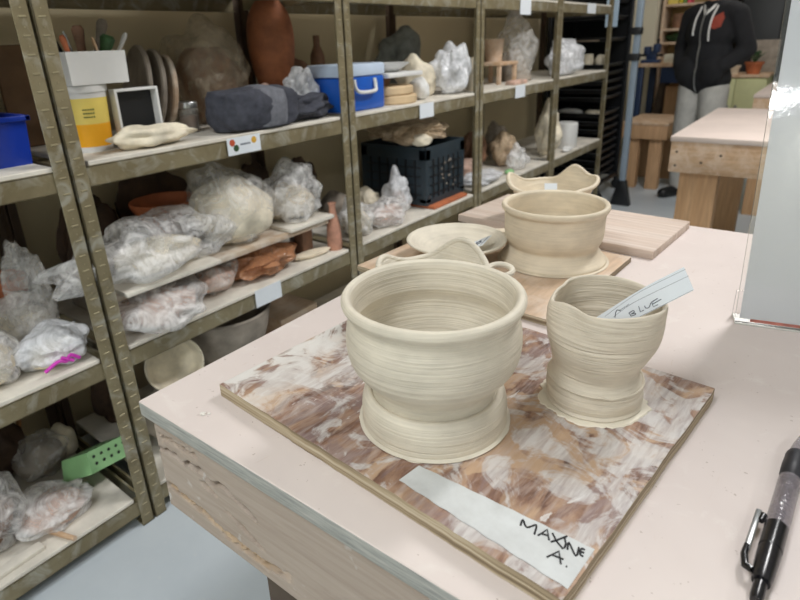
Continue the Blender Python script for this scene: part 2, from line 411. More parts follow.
# ---------------------------------------------------------------- steel racks along the left wall
XF, XB = -1.374, -1.90
SH = (0.10, 0.555, 1.05, 1.48)      # deck tops
def upright_mesh(front=True, side=1, h=2.02):
    """angle-section post: broad face with a column of raised slots, plus a return flange; side=+1 flange at +y edge"""
    bm = NB(); w = 0.034; s = -1 if front else 1
    box(bm, min(0, s*0.003), max(0, s*0.003), 0, w, 0, h, 0.0008, seg=1)
    yy = (w-0.003, w) if side > 0 else (0, 0.003)
    box(bm, min(0, s*0.034), max(0, s*0.034), yy[0], yy[1], 0, h, 0.0008, seg=1)
    box(bm, min(0, s*0.040), max(0, s*0.040), 0, w, 0.0, 0.004)
    if front:
        z = 0.03
        while z < h-0.02:
            box(bm, -0.001, 0.0016, 0.009, 0.025, z, z+0.0045, 0.0012, mi=1, seg=1)
            box(bm, -0.001, 0.0011, 0.0155, 0.0185, z+0.018, z+0.021, 0.0, mi=1)
            z += 0.0381
    else:
        pass
    return bm
def beam_mesh(L, front=True):
    """shelf rail: upright face, rolled top lip under the deck and a lower return"""
    bm = NB(); s = -1 if front else 1
    box(bm, min(0, s*0.002), max(0, s*0.002), 0, L, -0.060, -0.012, 0.0007, seg=1)
    box(bm, min(0, s*0.022), max(0, s*0.022), 0, L, -0.014, -0.012)
    box(bm, min(0, s*0.016), max(0, s*0.016), 0, L, -0.060, -0.058)
    return bm
def deck_mesh(L, D):
    bm = NB(); box(bm, -D, 0, 0, L, -0.012, 0.0, 0.002, seg=1); return bm
RACKS = []
def rack(y0, y1, label, lean=0):
    L = y1-y0
    t = thing('storage_rack', label, 'shelving', (XF, y0, 0), group='olive steel racks along the left wall')
    a = obj('upright', upright_mesh(True, -1), [M['rack'], M['rack_slot']], t, (0, 0.0, 0), smooth=False)
    b = obj('upright', upright_mesh(True, 1), [M['rack'], M['rack_slot']], t, (0, L-0.034, 0), smooth=False)
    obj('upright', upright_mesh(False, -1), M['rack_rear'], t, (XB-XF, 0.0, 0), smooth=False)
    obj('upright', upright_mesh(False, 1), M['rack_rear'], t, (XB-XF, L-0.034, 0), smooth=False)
    if lean: q = a if lean > 0 else b; q.rotation_euler.x = math.radians(0.75); q.location.y += 0.006
    for z in SH:
        e = 0.017 if lean else 0
        obj('front_beam', beam_mesh(L-0.070+e), M['rack'], t, (-0.004, 0.035-(e if lean > 0 else 0), z), smooth=False)
        obj('rear_beam', beam_mesh(L-0.070, False), M['rack'], t, (XB-XF+0.004, 0.035, z), smooth=False)
        for yy in (0.004, L-0.012):
            bm = NB(); box(bm, XB-XF+0.036, -0.036, yy, yy+0.006, z-0.055, z-0.014)
            obj('side_beam', bm, M['rack'], t, smooth=False)
        obj('shelf_deck', deck_mesh(L-0.072, XF-XB-0.012), M['deck'], t, (-0.006, 0.036, z), smooth=False)
    RACKS.append(t); return t
PY = [0.586, 1.557, 2.513, 3.470, 4.440]
r0 = rack(-0.385, 0.583, 'nearest olive steel rack of clay shelves, running off the left edge', -1)
r1 = rack(0.589, 1.554, 'olive steel rack holding the yellow tub and big bagged pots', 1)
r2 = rack(1.560, 2.510, 'olive steel rack holding the black crate and stacked round bats')
r3 = rack(2.516, 3.467, 'olive steel rack with a white paper slip, second from the far end')
r4 = rack(3.473, 4.437, 'farthest olive steel rack, in front of the black tray cart')
def slip(par, y0, y1, z0, z1, label, deco=False):
    yb = par.location.y
    bm = NB(); box(bm, -0.0045+0.0055, -0.0045+0.0063, y0-yb, y1-yb, z0, z1)
    o = obj('label_slip', bm, M['paper'], par, smooth=False); o['label'] = label
    if deco:
        bm = NB()
        for (yy, zz, mi) in ((0.018, 0.018, 0), (0.030, -0.010, 1), (0.098, 0.016, 2)):
            bmesh.ops.create_circle(bm, cap_ends=True, radius=0.010, segments=16, matrix=Matrix.Translation((0.0022, y0-yb+yy, (z0+z1)/2+zz*0.6)) @ Matrix.Rotation(PI/2, 4, 'Y'))
            bm.faces.ensure_lookup_table(); bm.faces[-1].material_index = mi
        for k in range(9):
            box(bm, 0.0019, 0.0023, y0-yb+0.046+k*0.0042, y0-yb+0.049+k*0.0042, (z0+z1)/2, (z0+z1)/2+0.005, mi=3)
        obj('flower_print', bm, [M['orange'], M['leaf'], plain('gold_print', (206, 160, 60)), M['print']], o, smooth=False)
    return o
slip(r1, 1.02, 1.142, 0.995, 1.045, 'white paper label with small flowers', True)
slip(r2, 2.00, 2.105, 0.985, 1.045, 'white paper label')
slip(r3, 2.90, 3.02, 0.985, 1.05, 'white paper label')
slip(r3, 2.92, 3.05, 1.40, 1.48, 'white paper label')
slip(r4, 3.90, 4.06, 1.42, 1.48, 'white paper label')
slip(r1, 1.05, 1.16, 0.497, 0.556, 'crumpled white paper label')

# ---------------------------------------------------------------- near work table
TX0, TX1, TY0, TY1, TZ = -0.650, 1.80, 0.291, 1.420, 0.86
tbl = thing('work_table', 'pink-beige topped wooden work table holding the boards of pots', 'table', (TX0, TY0, 0))
bm = NB(); box(bm, 0, TX1-TX0, 0, TY1-TY0, TZ-0.022, TZ, 0.0022, mi=1, seg=3)
for f in bm.faces:
    if f.normal.z > 0.7: f.material_index = 0
obj('table_top', bm, [M['table_top'], M['table_edge']], tbl)
# front apron with splits and gouges eaten into its left end
CRK = [(-0.631, 0.792), (-0.609, 0.795), (-0.575, 0.793), (-0.546, 0.799), (-0.515, 0.790), (-0.499, 0.797), (-0.465, 0.788), (-0.443, 0.779)]
LOW = [(-0.622, 0.733), (-0.585, 0.729), (-0.548, 0.727), (-0.52, 0.718), (-0.495, 0.716), (-0.46, 0.714), (-0.426, 0.718), (-0.386, 0.724)]
def segd(p, a, b):
    ax, az = a; bx, bz = b; t = ((p[0]-ax)*(bx-ax)+(p[1]-az)*(bz-az))/((bx-ax)**2+(bz-az)**2); t = max(0, min(1, t))
    return math.hypot(p[0]-ax-t*(bx-ax), p[1]-az-t*(bz-az))
def pld(p, L): return min(segd(p, L[i], L[i+1]) for i in range(len(L)-1))
bm = NB(); rawl = bm.verts.layers.float.new('raw')
xs = []; x = -0.632
while x < -0.34: xs.append(x); x += 0.0016
while x < 1.79: xs.append(x); x += 0.02
xs.append(1.79); nzr = 76; z0a, z1a = 0.693, 0.8305
grid = []
for x in xs:
    col = []
    for k in range(nzr+1):
        z = z0a+(z1a-z0a)*k/nzr; dy = 0; raw = 0
        if x < -0.36:
            jx = noise.noise(Vector((x*60, z*60, 0)))*0.006; jz = noise.noise(Vector((x*70, z*70, 4)))*0.005
            p = (x+jx, z+jz)
            d = pld(p, CRK); dy += 0.022*math.exp(-(d/0.0021)**2)
            wl = 0.0055+0.003*noise.noise(Vector((x*22, 3, 0))); d = pld(p, LOW)
            fib = abs(noise.noise(Vector((x*38, z*200, 2)))); fade = max(0, min(1, (-0.385-x)/0.05))
            g = math.exp(-(d/wl)**4)*fade
            dy += g*(0.001+0.045*max(0.0, fib-0.06)); raw = max(raw, g*0.75)
            for (hx, hz, hl) in ((-0.528, 0.777, 0.013), (-0.470, 0.752, 0.020), (-0.452, 0.744, 0.016)):
                d = math.hypot((p[0]-hx)/hl, (p[1]-hz+(x-hx)*0.25)/0.0034)
                g = math.exp(-d**4); dy += g*0.018; raw = max(raw, g*0.6)
            g = math.exp(-(pld((p[0], p[1]), [(-0.62, 0.815), (-0.55, 0.817)])/0.005)**2)*abs(noise.noise(Vector((x*60, z*260, 7))))
            dy += g*0.03; raw = max(raw, g*0.9)
        e = min(z-z0a, z1a-z); dy += 0.003*math.exp(-(e/0.002)**2)
        v = bm.verts.new((x-TX0, 0.006+dy, z)); v[rawl] = raw; col.append(v)
    grid.append(col)
for a, b in zip(grid, grid[1:]):
    for k in range(nzr): bm.faces.new((a[k], b[k], b[k+1], a[k+1]))
x0, x1 = xs[0]-TX0, xs[-1]-TX0
bk = [bm.verts.new(p) for p in ((x0, .046, z0a), (x1, .046, z0a), (x1, .046, z1a), (x0, .046, z1a))]
bm.faces.new(bk)
bm.faces.new([grid[0][k] for k in range(nzr+1)] + [bk[3], bk[0]])
bm.faces.new([bk[1], bk[2]] + [grid[-1][k] for k in range(nzr, -1, -1)])
bm.faces.new([c[0] for c in grid][::-1] + [bk[0], bk[1]])
bm.faces.new([c[-1] for c in grid] + [bk[2], bk[3]])
obj('front_apron', bm, M['apron'], tbl)
bm = NB(); box(bm, 0.02, 2.43, TY1-TY0-0.055, TY1-TY0-0.015, 0.70, 0.837, 0.002); obj('rear_apron', bm, M['apron'], tbl)
for xx in (0.016, 2.39):
    bm = NB(); box(bm, xx, xx+0.038, 0.048, TY1-TY0-0.057, 0.70, 0.837, 0.002); obj('side_apron', bm, M['apron'], tbl)
for xx in (0.135, 2.20):
    for yy in (0.06, 0.97):
        bm = NB(); box(bm, xx, xx+0.089, yy, yy+0.089, 0, 0.838, 0.003); obj('leg', bm, M['leg_dark'], tbl)
for k, (x, y, s) in enumerate(((-0.553, 0.322, 0.007), (-0.548, 0.327, 0.004), (-0.12, 0.24+0.08, 0.003))):
    bm = NB(); blob(bm, (0,0,0), (s, s*0.8, s*0.4), 40+k, 0.5, 0.2, 2.5, 3)
    tag(obj('clay_crumb', bm, M['crumb'], loc=(x, y, TZ)), ['larger white clay crumb on the table left of the smeared board', 'smaller white clay crumb beside the larger one, left of the smeared board', 'tiny clay crumb on the table in front of the smeared board'][k], 'clay crumb')

# ---------------------------------------------------------------- smeared board under the big bowl
B1 = thing('ware_board', 'brown plywood board smeared with white clay, under the big bowl', 'board', (-0.5684, 0.3601, TZ), (0, 0, math.radians(-4.5)))
B1M = Matrix.Translation((-0.5684, 0.3601, TZ)) @ Matrix.Rotation(math.radians(-4.5), 4, 'Z'); B1I = B1M.inverted()
W1, D1, T1 = 0.4716, 0.376, 0.018
bm = NB(); box(bm, 0, W1, 0, D1, 0, T1, 0.0012, mi=1)
bmesh.ops.subdivide_edges(bm, edges=[e for e in bm.edges if e.calc_length() > 0.1], cuts=60, use_grid_fill=True)
for v in bm.verts:
    v.co.x += 0.013*max(0, v.co.x/W1)*(v.co.y/D1)
    w = noise.noise(Vector((v.co.x*28, v.co.y*28, 3)))*0.0009+noise.noise(Vector((v.co.x*90, v.co.y*90, 8)))*0.0006
    if v.co.x < 0.002: v.co.x += w
    if v.co.x > W1-0.002+0.013*v.co.y/D1: v.co.x += w
    if v.co.y < 0.002: v.co.y += w + (0.002*max(0, noise.noise(Vector((v.co.x*35, 1, 1)))) if v.co.z > T1*0.6 else 0)
    if v.co.y > D1-0.002: v.co.y += w
for f in bm.faces:
    f.material_index = 0 if f.normal.z > 0.6 and f.calc_center_median().z > T1*0.9 else 1
obj('board_panel', bm, [M['board_paint'], M['ply']], B1)
bm = NB(); tp = [B1I @ Vector((x, y, TZ+T1)) for x, y in TAPE]
tp[0] += Vector((0.001, -0.002, 0)); n_ = 24; lo = []; hi = []
for k in range(n_+1):
    t = k/n_
    a = tp[0].lerp(tp[3], t); b = tp[1].lerp(tp[2], t); w = 0.0006*math.sin(k*1.7)
    a.y += w; b.y -= w*0.7; a.y = max(a.y, 0.004)
    lo.append(a); hi.append(b)
for off, rev in ((0.0005, False), (0.00005, True)):
    A = [bm.verts.new((p.x, p.y, T1+off)) for p in lo]; B = [bm.verts.new((p.x, p.y, T1+off)) for p in hi]
    for k in range(n_): bm.faces.new((A[k], A[k+1], B[k+1], B[k]) if not rev else (A[k], B[k], B[k+1], A[k+1]))
tape = obj('tape_strip', bm, M['tape'], B1, smooth=False); tape['label'] = 'white masking tape with a handwritten name'
bm = NB(); strokes(bm, [[tuple(B1I @ Vector((p[0], p[1], TZ+T1+0.0007))) for p in s] for s in MAX], w=0.00085)
obj('handwriting', bm, M['ink'], tape)

# ---------------------------------------------------------------- big bowl
ZB = TZ+T1
def rimwob(th, r, z, k): return (r*math.cos(th), r*math.sin(th), z)
bowl = thing('pedestal_bowl', 'large wheel-thrown pale clay bowl on a flared foot, front of the smeared board', 'bowl', (-0.3065, 0.4645, ZB), group=None)
prof = spline([(0.0, 0.001), (0.080, 0.001), (0.0822, 0.003), (0.0822, 0.010), (0.0818, 0.024), (0.0798, 0.034), (0.0758, 0.0398), (0.0728, 0.0410), (0.0712, 0.0405),
        (0.0695, 0.0395), (0.0690, 0.042), (0.0692, 0.047), (0.0705, 0.053), (0.0750, 0.0600), (0.0835, 0.0680), (0.0905, 0.0780), (0.0942, 0.090), (0.0953, 0.103), (0.0942, 0.117), (0.0917, 0.129),
        (0.0905, 0.135), (0.0922, 0.140), (0.0962, 0.1435), (0.0982, 0.148), (0.0975, 0.1525), (0.0945, 0.155), (0.0905, 0.1545), (0.0878, 0.1515), (0.0860, 0.144), (0.0850, 0.134), (0.0842, 0.122), (0.0850, 0.117),
        (0.0888, 0.106), (0.0875, 0.088), (0.078, 0.069), (0.064, 0.055), (0.04, 0.0465), (0.0, 0.044)], 4)
bm = NB(); lathe(bm, prof, 128, fn=lambda th, r, z, k: (r*(1+0.0035*math.sin(2*th+1)*(z/0.15))*math.cos(th), r*(1-0.003*math.sin(2*th)*(z/0.15))*math.sin(th), z+0.0006*math.sin(3*th)*(z/0.15)))
bmesh.ops.remove_doubles(bm, verts=bm.verts, dist=1e-6)
obj('bowl_body', bm, M['clay'], bowl)
def skirt(r0, r1, h, seed, n=140, c=(0, 0), amp=0.0035):
    bm = NB(); top = []; bot = []
    inn = []
    for i in range(n):
        th = 2*PI*i/n; d = Vector((math.cos(th)*2.2, math.sin(th)*2.2, seed))
        r = r1+amp*noise.noise(d)+amp*0.6*noise.noise(d*4)
        inn.append(bm.verts.new((c[0]+r0*math.cos(th), c[1]+r0*math.sin(th), h)))
        top.append(bm.verts.new((c[0]+(r-0.001)*math.cos(th), c[1]+(r-0.001)*math.sin(th), h*0.7))); bot.append(bm.verts.new((c[0]+r*math.cos(th), c[1]+r*math.sin(th), 0.0002)))
    for i in range(n):
        j = (i+1) % n
        bm.faces.new((inn[i], top[i], top[j], inn[j])); bm.faces.new((top[i], bot[i], bot[j], top[j]))
    bm.faces.new(bot[::-1]); bm.faces.new(inn)
    return bm
obj('clay_skirt', skirt(0.078, 0.0845, 0.0014, 2), M['clay_skirt'], bowl)

# ---------------------------------------------------------------- creamer with pinched spout
cr = thing('creamer', 'small pale clay pitcher with pinched spout, holding a paper slip', 'pitcher', (-0.170, 0.598, ZB))
SP = math.radians(214)
def crf(th, r, z, k):
    h = z/0.134; u = max(0, (h-0.35)/0.65)
    dth = (th-SP+PI) % (2*PI)-PI
    sp = math.exp(-(dth/0.22)**2); pin = math.exp(-((abs(dth)-0.62)/0.26)**2)
    q = 1+u*u*(0.10*sp-0.085*pin); lf = 0.0085*u
    rr = r*q
    zz = z - u**3*(0.006*sp) - u**3*0.0035*math.exp(-((dth-0.9)/0.5)**2)-u**3*0.0065*math.exp(-((abs(dth)-PI)/0.75)**2)
    w = 0.0008*math.sin(3*th+z*90) + 0.0009*noise.noise(Vector((math.cos(th)*2, math.sin(th)*2, z*60)))
    rr += w*(1 if r > 0.02 else 0)
    return (rr*math.cos(th)+lf*0.9, rr*math.sin(th)+lf*0.4, zz)
prof = spline([(0.0, 0.002), (0.0500, 0.002), (0.0522, 0.007), (0.0535, 0.014), (0.0538, 0.021), (0.0530, 0.0275), (0.0524, 0.0310), (0.0530, 0.0325), (0.0512, 0.0350), (0.0490, 0.0385), (0.0478, 0.0430), (0.0482, 0.049),
       (0.0510, 0.057), (0.0550, 0.068), (0.0585, 0.080), (0.0605, 0.094), (0.0612, 0.108), (0.0608, 0.120), (0.0600, 0.128), (0.0590, 0.1320), (0.0572, 0.1335), (0.0552, 0.1315), (0.0545, 0.126), (0.0552, 0.110),
       (0.0548, 0.092), (0.0515, 0.074), (0.0450, 0.058), (0.030, 0.048), (0.0005, 0.045)], 4)
bm = NB(); lathe(bm, prof, 120, fn=crf); bmesh.ops.remove_doubles(bm, verts=bm.verts, dist=1e-6)
obj('pitcher_body', bm, M['clay_drag'], cr)
obj('clay_skirt', skirt(0.050, 0.0600, 0.0022, 11, amp=0.007), M['clay_skirt'], cr)
# torn ledge of clay round the waist
bm = NB(); n_ = 150; pts = []; rad = []
for i in range(n_):
    th = 2*PI*i/n_; w = noise.noise(Vector((math.cos(th)*3, math.sin(th)*3, 5)))
    pts.append((0.0527*math.cos(th)+0.0004, 0.0527*math.sin(th), 0.0325+0.0022*w)); rad.append(0.0012+0.0008*abs(w))
tube(bm, pts, rad, 8, closed=True); obj('torn_ridge', bm, M['clay_drag'], cr)

# paper slip standing in the creamer
bm = NB()
Q = [Vector(p) for p in TAG]   # TR BR b1 b2 BL2 . TL t1 t2
top = spline([Q[0], Q[8], Q[7], Q[6]], 6); bot = spline([Q[1], Q[2], Q[3], Q[4]], 6)
top = [Vector(p) for p in top]; bot = [Vector(p) for p in bot]
nrm = ((bot[0]-top[0]).cross(top[-1]-top[0])).normalized()
O = Vector((-0.15, 0.60, 0.93))
A = [bm.verts.new(p-O) for p in top]; B = [bm.verts.new(p-O) for p in bot]
A2 = [bm.verts.new(p-O-nrm*0.0003) for p in top]; B2 = [bm.verts.new(p-O-nrm*0.0003) for p in bot]
for k in range(len(A)-1):
    bm.faces.new((A[k], A[k+1], B[k+1], B[k])); bm.faces.new((A2[k], B2[k], B2[k+1], A2[k+1]))
bm.faces.new((A[0], B[0], B2[0], A2[0])); bm.faces.new((A[-1], A2[-1], B2[-1], B[-1]))
for L, L2 in ((A, A2), (B2, B)):
    for k in range(len(A)-1): bm.faces.new((L[k], L2[k], L2[k+1], L[k+1]))
sl = tag(obj('paper_slip', bm, M['paper'], loc=O, smooth=False), 'white ruled paper slip with handwriting, standing in the small pitcher', 'paper slip')
cam0 = Vector((0, 0, 1.28)); sgn = 1 if nrm.dot(cam0-Q[0]) > 0 else -1
def lift(S, d=0.0004): return [[tuple(Vector(p)-O+nrm*sgn*d) for p in s] for s in S]
bm = NB(); strokes(bm, lift(BL), w=0.00042); obj('handwriting', bm, M['pencil'], sl)
bm = NB(); strokes(bm, lift(PR, 0.0002), w=0.00022); strokes(bm, lift(PT, 0.0003), w=0.0003); obj('printed_rules', bm, M['print'], sl)

# ---------------------------------------------------------------- vessel with wavy altered rim behind the big bowl, and its twin behind the second bowl
PR_DIR = math.atan2(0.609, 0.792)
def wavy(name, label, loc, R, H, lobe, zamp, rot, ring=False, mat=None):
    t = thing(name, label, 'pot', loc, (0, 0, rot))
    def fn(th, r, z, k):
        u = max(0, (z/H-0.2)/0.8)
        c2 = math.cos(2*th); asym = 1+0.25*math.cos(th)
        q = 1+lobe*c2*u
        up = u*u*sum(h_*math.exp(-((((th-a_+PI) % (2*PI))-PI)/w_)**2) for a_, w_, h_ in zamp)
        return (r*q*math.cos(th), r*(1-lobe*0.4*u*c2)*math.sin(th), z+up)
    w = 0.007
    prof = spline([(0, 0.001), (R*0.62, 0.001), (R*0.64, 0.008), (R*0.60, 0.018), (R*0.72, 0.035), (R*0.88, H*0.6), (R*0.93, H*0.85), (R, H*0.97), (R+0.003, H), (R-0.002, H+0.003), (R-w, H*0.97), (R*0.93-w, H*0.8), (R*0.85-w, H*0.6), (R*0.6, 0.035), (0.001, 0.026)], 4)
    bm = NB(); lathe(bm, prof, 96, fn=fn); bmesh.ops.remove_doubles(bm, verts=bm.verts, dist=1e-6)
    obj('pot_body', bm, mat or M['clay'], t)
    bm = NB(); pts = [fn(2*PI*k/72, R-0.0015, H+0.0005, 0) for k in range(72)]
    tube(bm, pts, 0.0050, 10, closed=True); obj('rolled_rim', bm, mat or M['clay'], t); return t
wa = wavy('altered_pot', 'clay pot with wavy lobed rim, half hidden behind the big bowl', (-0.442, 0.672, ZB), 0.070, 0.072, 0.20, ((0.72, 0.52, 0.036), (2.85, 0.42, 0.022), (-0.9, 0.5, 0.008)), PR_DIR)
bm = NB(); pts = [(0.100+0.018*math.cos(a), 0.016*math.sin(a)-0.008, 0.078+0.003*math.sin(a)) for a in [2*PI*k/24 for k in range(24)]]
tube(bm, pts, 0.0048, 10, closed=True); obj('loop_handle', bm, M['clay'], wa)

Z2, Z3 = TZ+0.012, TZ+0.018
B2o = thing('ware_board', 'tan wooden ware board under the second pedestal bowl and shallow dish', 'board', (-0.70, 0.79, TZ), (0, 0, math.radians(-3.0)))
bm = NB(); box(bm, 0, 0.415, 0, 0.345, 0, 0.012, 0.0015, mi=1)
for f in bm.faces:
    if f.normal.z > 0.7: f.material_index = 0
obj('board_panel', bm, [M['bat_tan'], M['ply']], B2o)
B3o = thing('ware_board', 'striped pale wooden ware board at the back of the table', 'board', (-0.700, 1.180, TZ), (0, 0, math.radians(-4.0)))
bm = NB(); box(bm, 0, 0.465, 0, 0.245, 0, 0.018, 0.0015); obj('board_panel', bm, M['bat_strip'], B3o)

b2 = thing('pedestal_bowl', 'wide clay bowl on broad flared foot, on the tan board', 'bowl', (-0.394, 1.024, Z2))
prof = spline([(0, 0.001), (0.098, 0.001), (0.1008, 0.003), (0.1000, 0.007), (0.0955, 0.012), (0.0895, 0.020), (0.0855, 0.027), (0.0838, 0.0315), (0.0845, 0.035), (0.0885, 0.042), (0.0918, 0.052), (0.0930, 0.063), (0.0932, 0.078), (0.0935, 0.092),
      (0.0945, 0.100), (0.0985, 0.104), (0.1000, 0.109), (0.0985, 0.114), (0.0945, 0.115), (0.0900, 0.112), (0.0885, 0.104), (0.0880, 0.08), (0.086, 0.06), (0.070, 0.048), (0.04, 0.044), (0, 0.043)], 4)
bm = NB(); lathe(bm, prof, 96); bmesh.ops.remove_doubles(bm, verts=bm.verts, dist=1e-6); obj('bowl_body', bm, M['clay_tan'], b2)
obj('clay_skirt', skirt(0.095, 0.1015, 0.0014, 21, amp=0.002), M['clay_skirt'], b2)

ds = thing('shallow_dish', 'shallow flared clay dish with a tag in it, left of the second bowl', 'dish', (-0.556, 0.931, Z2))
prof = spline([(0, 0.001), (0.050, 0.001), (0.052, 0.006), (0.048, 0.012), (0.062, 0.020), (0.082, 0.029), (0.097, 0.037), (0.0995, 0.041), (0.096, 0.043), (0.090, 0.040), (0.072, 0.030), (0.045, 0.022), (0, 0.020)], 4)
bm = NB(); lathe(bm, prof, 96); bmesh.ops.remove_doubles(bm, verts=bm.verts, dist=1e-6); obj('dish_body', bm, M['clay'], ds)
# folded paper tag inside the dish
bm = NB(); P = [Vector(p)+Vector((0.004, 0.004, 0)) for p in ((-0.520, 0.888, 0.906), (-0.530, 0.935, 0.906), (-0.493, 0.950, 0.925), (-0.480, 0.885, 0.925))]
O2 = Vector((-0.505, 0.91, 0.9065))
nn = (P[1]-P[0]).cross(P[3]-P[0]).normalized(); nn = nn if nn.z > 0 else -nn
a = [bm.verts.new(p-O2) for p in P]; b = [bm.verts.new(p-O2-nn*0.0004) for p in P]
bm.faces.new(a); bm.faces.new(b[::-1])
for k in range(4): bm.faces.new((a[k], a[(k+1) % 4], b[(k+1) % 4], b[k]))
tg = tag(obj('paper_tag', bm, M['paper'], loc=O2, smooth=False), 'small white paper tag with a pencilled mark, lying in the shallow dish', 'paper tag')
def onq(u, v): return P[0].lerp(P[3], u).lerp(P[1].lerp(P[2], u), v)-O2+nn*0.0005
bm = NB(); strokes(bm, [[tuple(onq(*q)) for q in s] for s in ([(0.35, 0.75), (0.5, 0.45), (0.62, 0.3), (0.7, 0.5), (0.55, 0.62), (0.42, 0.5)], [(0.35, 0.2), (0.5, 0.55), (0.6, 0.75)])], w=0.0007)
strokes(bm, [[tuple(onq(0.86, 0.1)), tuple(onq(0.86, 0.9))]], w=0.0004)
obj('handwriting', bm, M['pencil'], tg)
wb = wavy('altered_pot', 'clay pot with wavy lobed rim, standing behind the second pedestal bowl', (-0.498, 1.268, Z3), 0.084, 0.072, 0.24, ((0.72, 0.30, 0.036), (2.9, 0.45, 0.030), (0.05, 0.4, 0.020), (-0.8, 0.5, 0.006)), PR_DIR-0.05, mat=M['clay_tan'])
bm = NB(); box(bm, -0.014, 0.014, -0.0002, 0.0002, -0.020, 0.010)
tag(obj('paper_tag', bm, M['paper'], loc=(-0.487, 1.232, Z3+0.082), rot=(math.radians(-35), 0, 0.5), smooth=False), 'small white paper tag sticking out of the wavy pot behind the second bowl', 'paper tag')
bm = NB(); blob(bm, (0, 0, 0), (0.075, 0.045, 0.030), 77, 0.4, 0.25, 2.0, 4)
tag(obj('clay_scrap', bm, M['clay_tan'], loc=(-0.535, 1.052, Z2), rot=(0, 0, 0.6)), 'crumpled tan clay scrap between the shallow dish and second bowl', 'clay scrap')

# ---------------------------------------------------------------- acrylic sign holder
sg = thing('sign_holder', 'clear acrylic sign holder with a blank white sheet, leaning back on the table', 'sign holder', (-0.066, 0.931, TZ), (0, 0, math.radians(13.2)))
t = NT('clear_acrylic'); t.base((0.95, 0.96, 0.96, 1)); t.rough(0.06); t.b.inputs['Transmission Weight'].default_value = 0.0
v = t.mapping(); t.nrm(t.bump(t.noise(v, 55, 3, 0.6), 0.12, 0.003))
tr = t.n.new('ShaderNodeBsdfTransparent'); mx = t.n.new('ShaderNodeMixShader'); fr = t.n.new('ShaderNodeFresnel'); fr.inputs['IOR'].default_value = 1.45
gl = t.n.new('ShaderNodeBsdfGlossy'); gl.inputs['Roughness'].default_value = 0.05
t.link(fr.outputs[0], mx.inputs[0]); t.link(tr.outputs[0], mx.inputs[1]); t.link(gl.outputs[0], mx.inputs[2]); t.link(mx.outputs[0], t.out.inputs['Surface'])
bn = t.bump(t.noise(v, 60, 3, 0.6), 0.10, 0.0012); t.link(bn, gl.inputs['Normal']); t.link(bn, fr.inputs['Normal'])
M['acrylic'] = t.m
t2 = NT('acrylic_edge'); t2.base(lin((196, 196, 190))); t2.rough(0.15); M['acryl_edge'] = t2.m
t3 = NT('glossy_sheet'); t3.base(lin((238, 241, 245))); t3.rough(0.25); M['sheet'] = t3.m
lean = Matrix.Rotation(math.radians(-8), 4, 'X')
def lpart(name, x0, x1, y0, y1, z0, z1, m, m2=None, lab=None):
    bm = NB(); box(bm, x0, x1, y0, y1, z0, z1, 0.0004, mi=0, seg=1)
    if m2:
        for f in bm.faces:
            if abs(f.normal.y) < 0.5: f.material_index = 1
    bmesh.ops.transform(bm, matrix=lean, verts=bm.verts)
    o = obj(name, bm, [m, m2] if m2 else m, sg, smooth=False)
    if lab: o['label'] = lab
    return o
lpart('front_pane', 0, 0.30, 0, 0.0022, 0.004, 0.50, M['acrylic'], M['acryl_edge'])
lpart('paper_sheet', 0.006, 0.294, 0.0027, 0.0031, 0.010, 0.497, M['sheet'], None, 'blank white sheet')
lpart('red_stripe', 0.02, 0.294, 0.0023, 0.0026, 0.006, 0.0105, M['card_red'])
lpart('rear_pane', 0, 0.30, 0.0036, 0.0060, 0.004, 0.50, M['acrylic'], M['acryl_edge'])
bm = NB(); box(bm, 0, 0.30, 0.0, 0.035, 0.0, 0.003, 0.0006, seg=1); obj('foot', bm, M['acryl_edge'], sg, smooth=False)
bm = NB(); box(bm, 0, 0.30, 0.0325, 0.035, 0.003, 0.042, 0.0006, seg=1); obj('rear_lip', bm, M['acrylic'], sg, smooth=False)

# ---------------------------------------------------------------- pen
ax = math.atan2(0.573-0.430, 0.027-0.021)
pen = thing('ballpoint_pen', 'black retractable pen with clear barrel at the table front', 'pen', (0.0200, 0.4500, TZ), (0, 0, ax-PI/2-0.02))
pen.scale = (1.28, 1.52, 1.28)
zc = 0.0080
def pr(name, prof, m, lab=None, n=32):
    bm = NB(); lathe(bm, prof, n)
    bmesh.ops.rotate(bm, verts=bm.verts, cent=(0, 0, 0), matrix=Matrix.Rotation(-PI/2, 3, 'X'))
    bmesh.ops.translate(bm, verts=bm.verts, vec=(0, 0, zc))
    bmesh.ops.remove_doubles(bm, verts=bm.verts, dist=1e-7)
    o = obj(name, bm, m, pen); 
    if lab: o['label'] = lab
    return o
M['pen_black'] = plain('pen_black', (22, 22, 26), 0.22, var=0.0)
M['pen_rubber'] = plain('pen_rubber', (38, 38, 44), 0.45, var=0.05)
M['smoke'] = plastic_film('smoky_clear_plastic', (150, 142, 148), (0.55, 0.6), rough=0.1)
pr('push_button', [(0, -0.024), (0.0032, -0.0235), (0.0038, -0.021), (0.0038, -0.009), (0, -0.009)], M['pen_black'])
pr('rear_cap', [(0, -0.010), (0.0052, -0.010), (0.0060, -0.006), (0.0067, 0.008), (0.0068, 0.014), (0.0064, 0.0145), (0.0064, 0.016), (0.0069, 0.0165), (0.0070, 0.036), (0, 0.036)], M['pen_black'])
pr('ink_tube', [(0, 0.036), (0.0030, 0.036), (0.0032, 0.060), (0.0034, 0.084), (0, 0.084)], M['pen_black'])
pr('clear_barrel', [(0.0068, 0.0355), (0.0072, 0.040), (0.0072, 0.082), (0.0070, 0.0845)], M['smoke'], 'clear smoky barrel')
pr('grip', [(0, 0.083), (0.0062, 0.083), (0.0064, 0.0865), (0.0076, 0.088), (0.0078, 0.100), (0.0074, 0.108), (0.0076, 0.1095), (0.0070, 0.111), (0.0072, 0.1125), (0.0066, 0.114), (0, 0.114)], M['pen_rubber'])
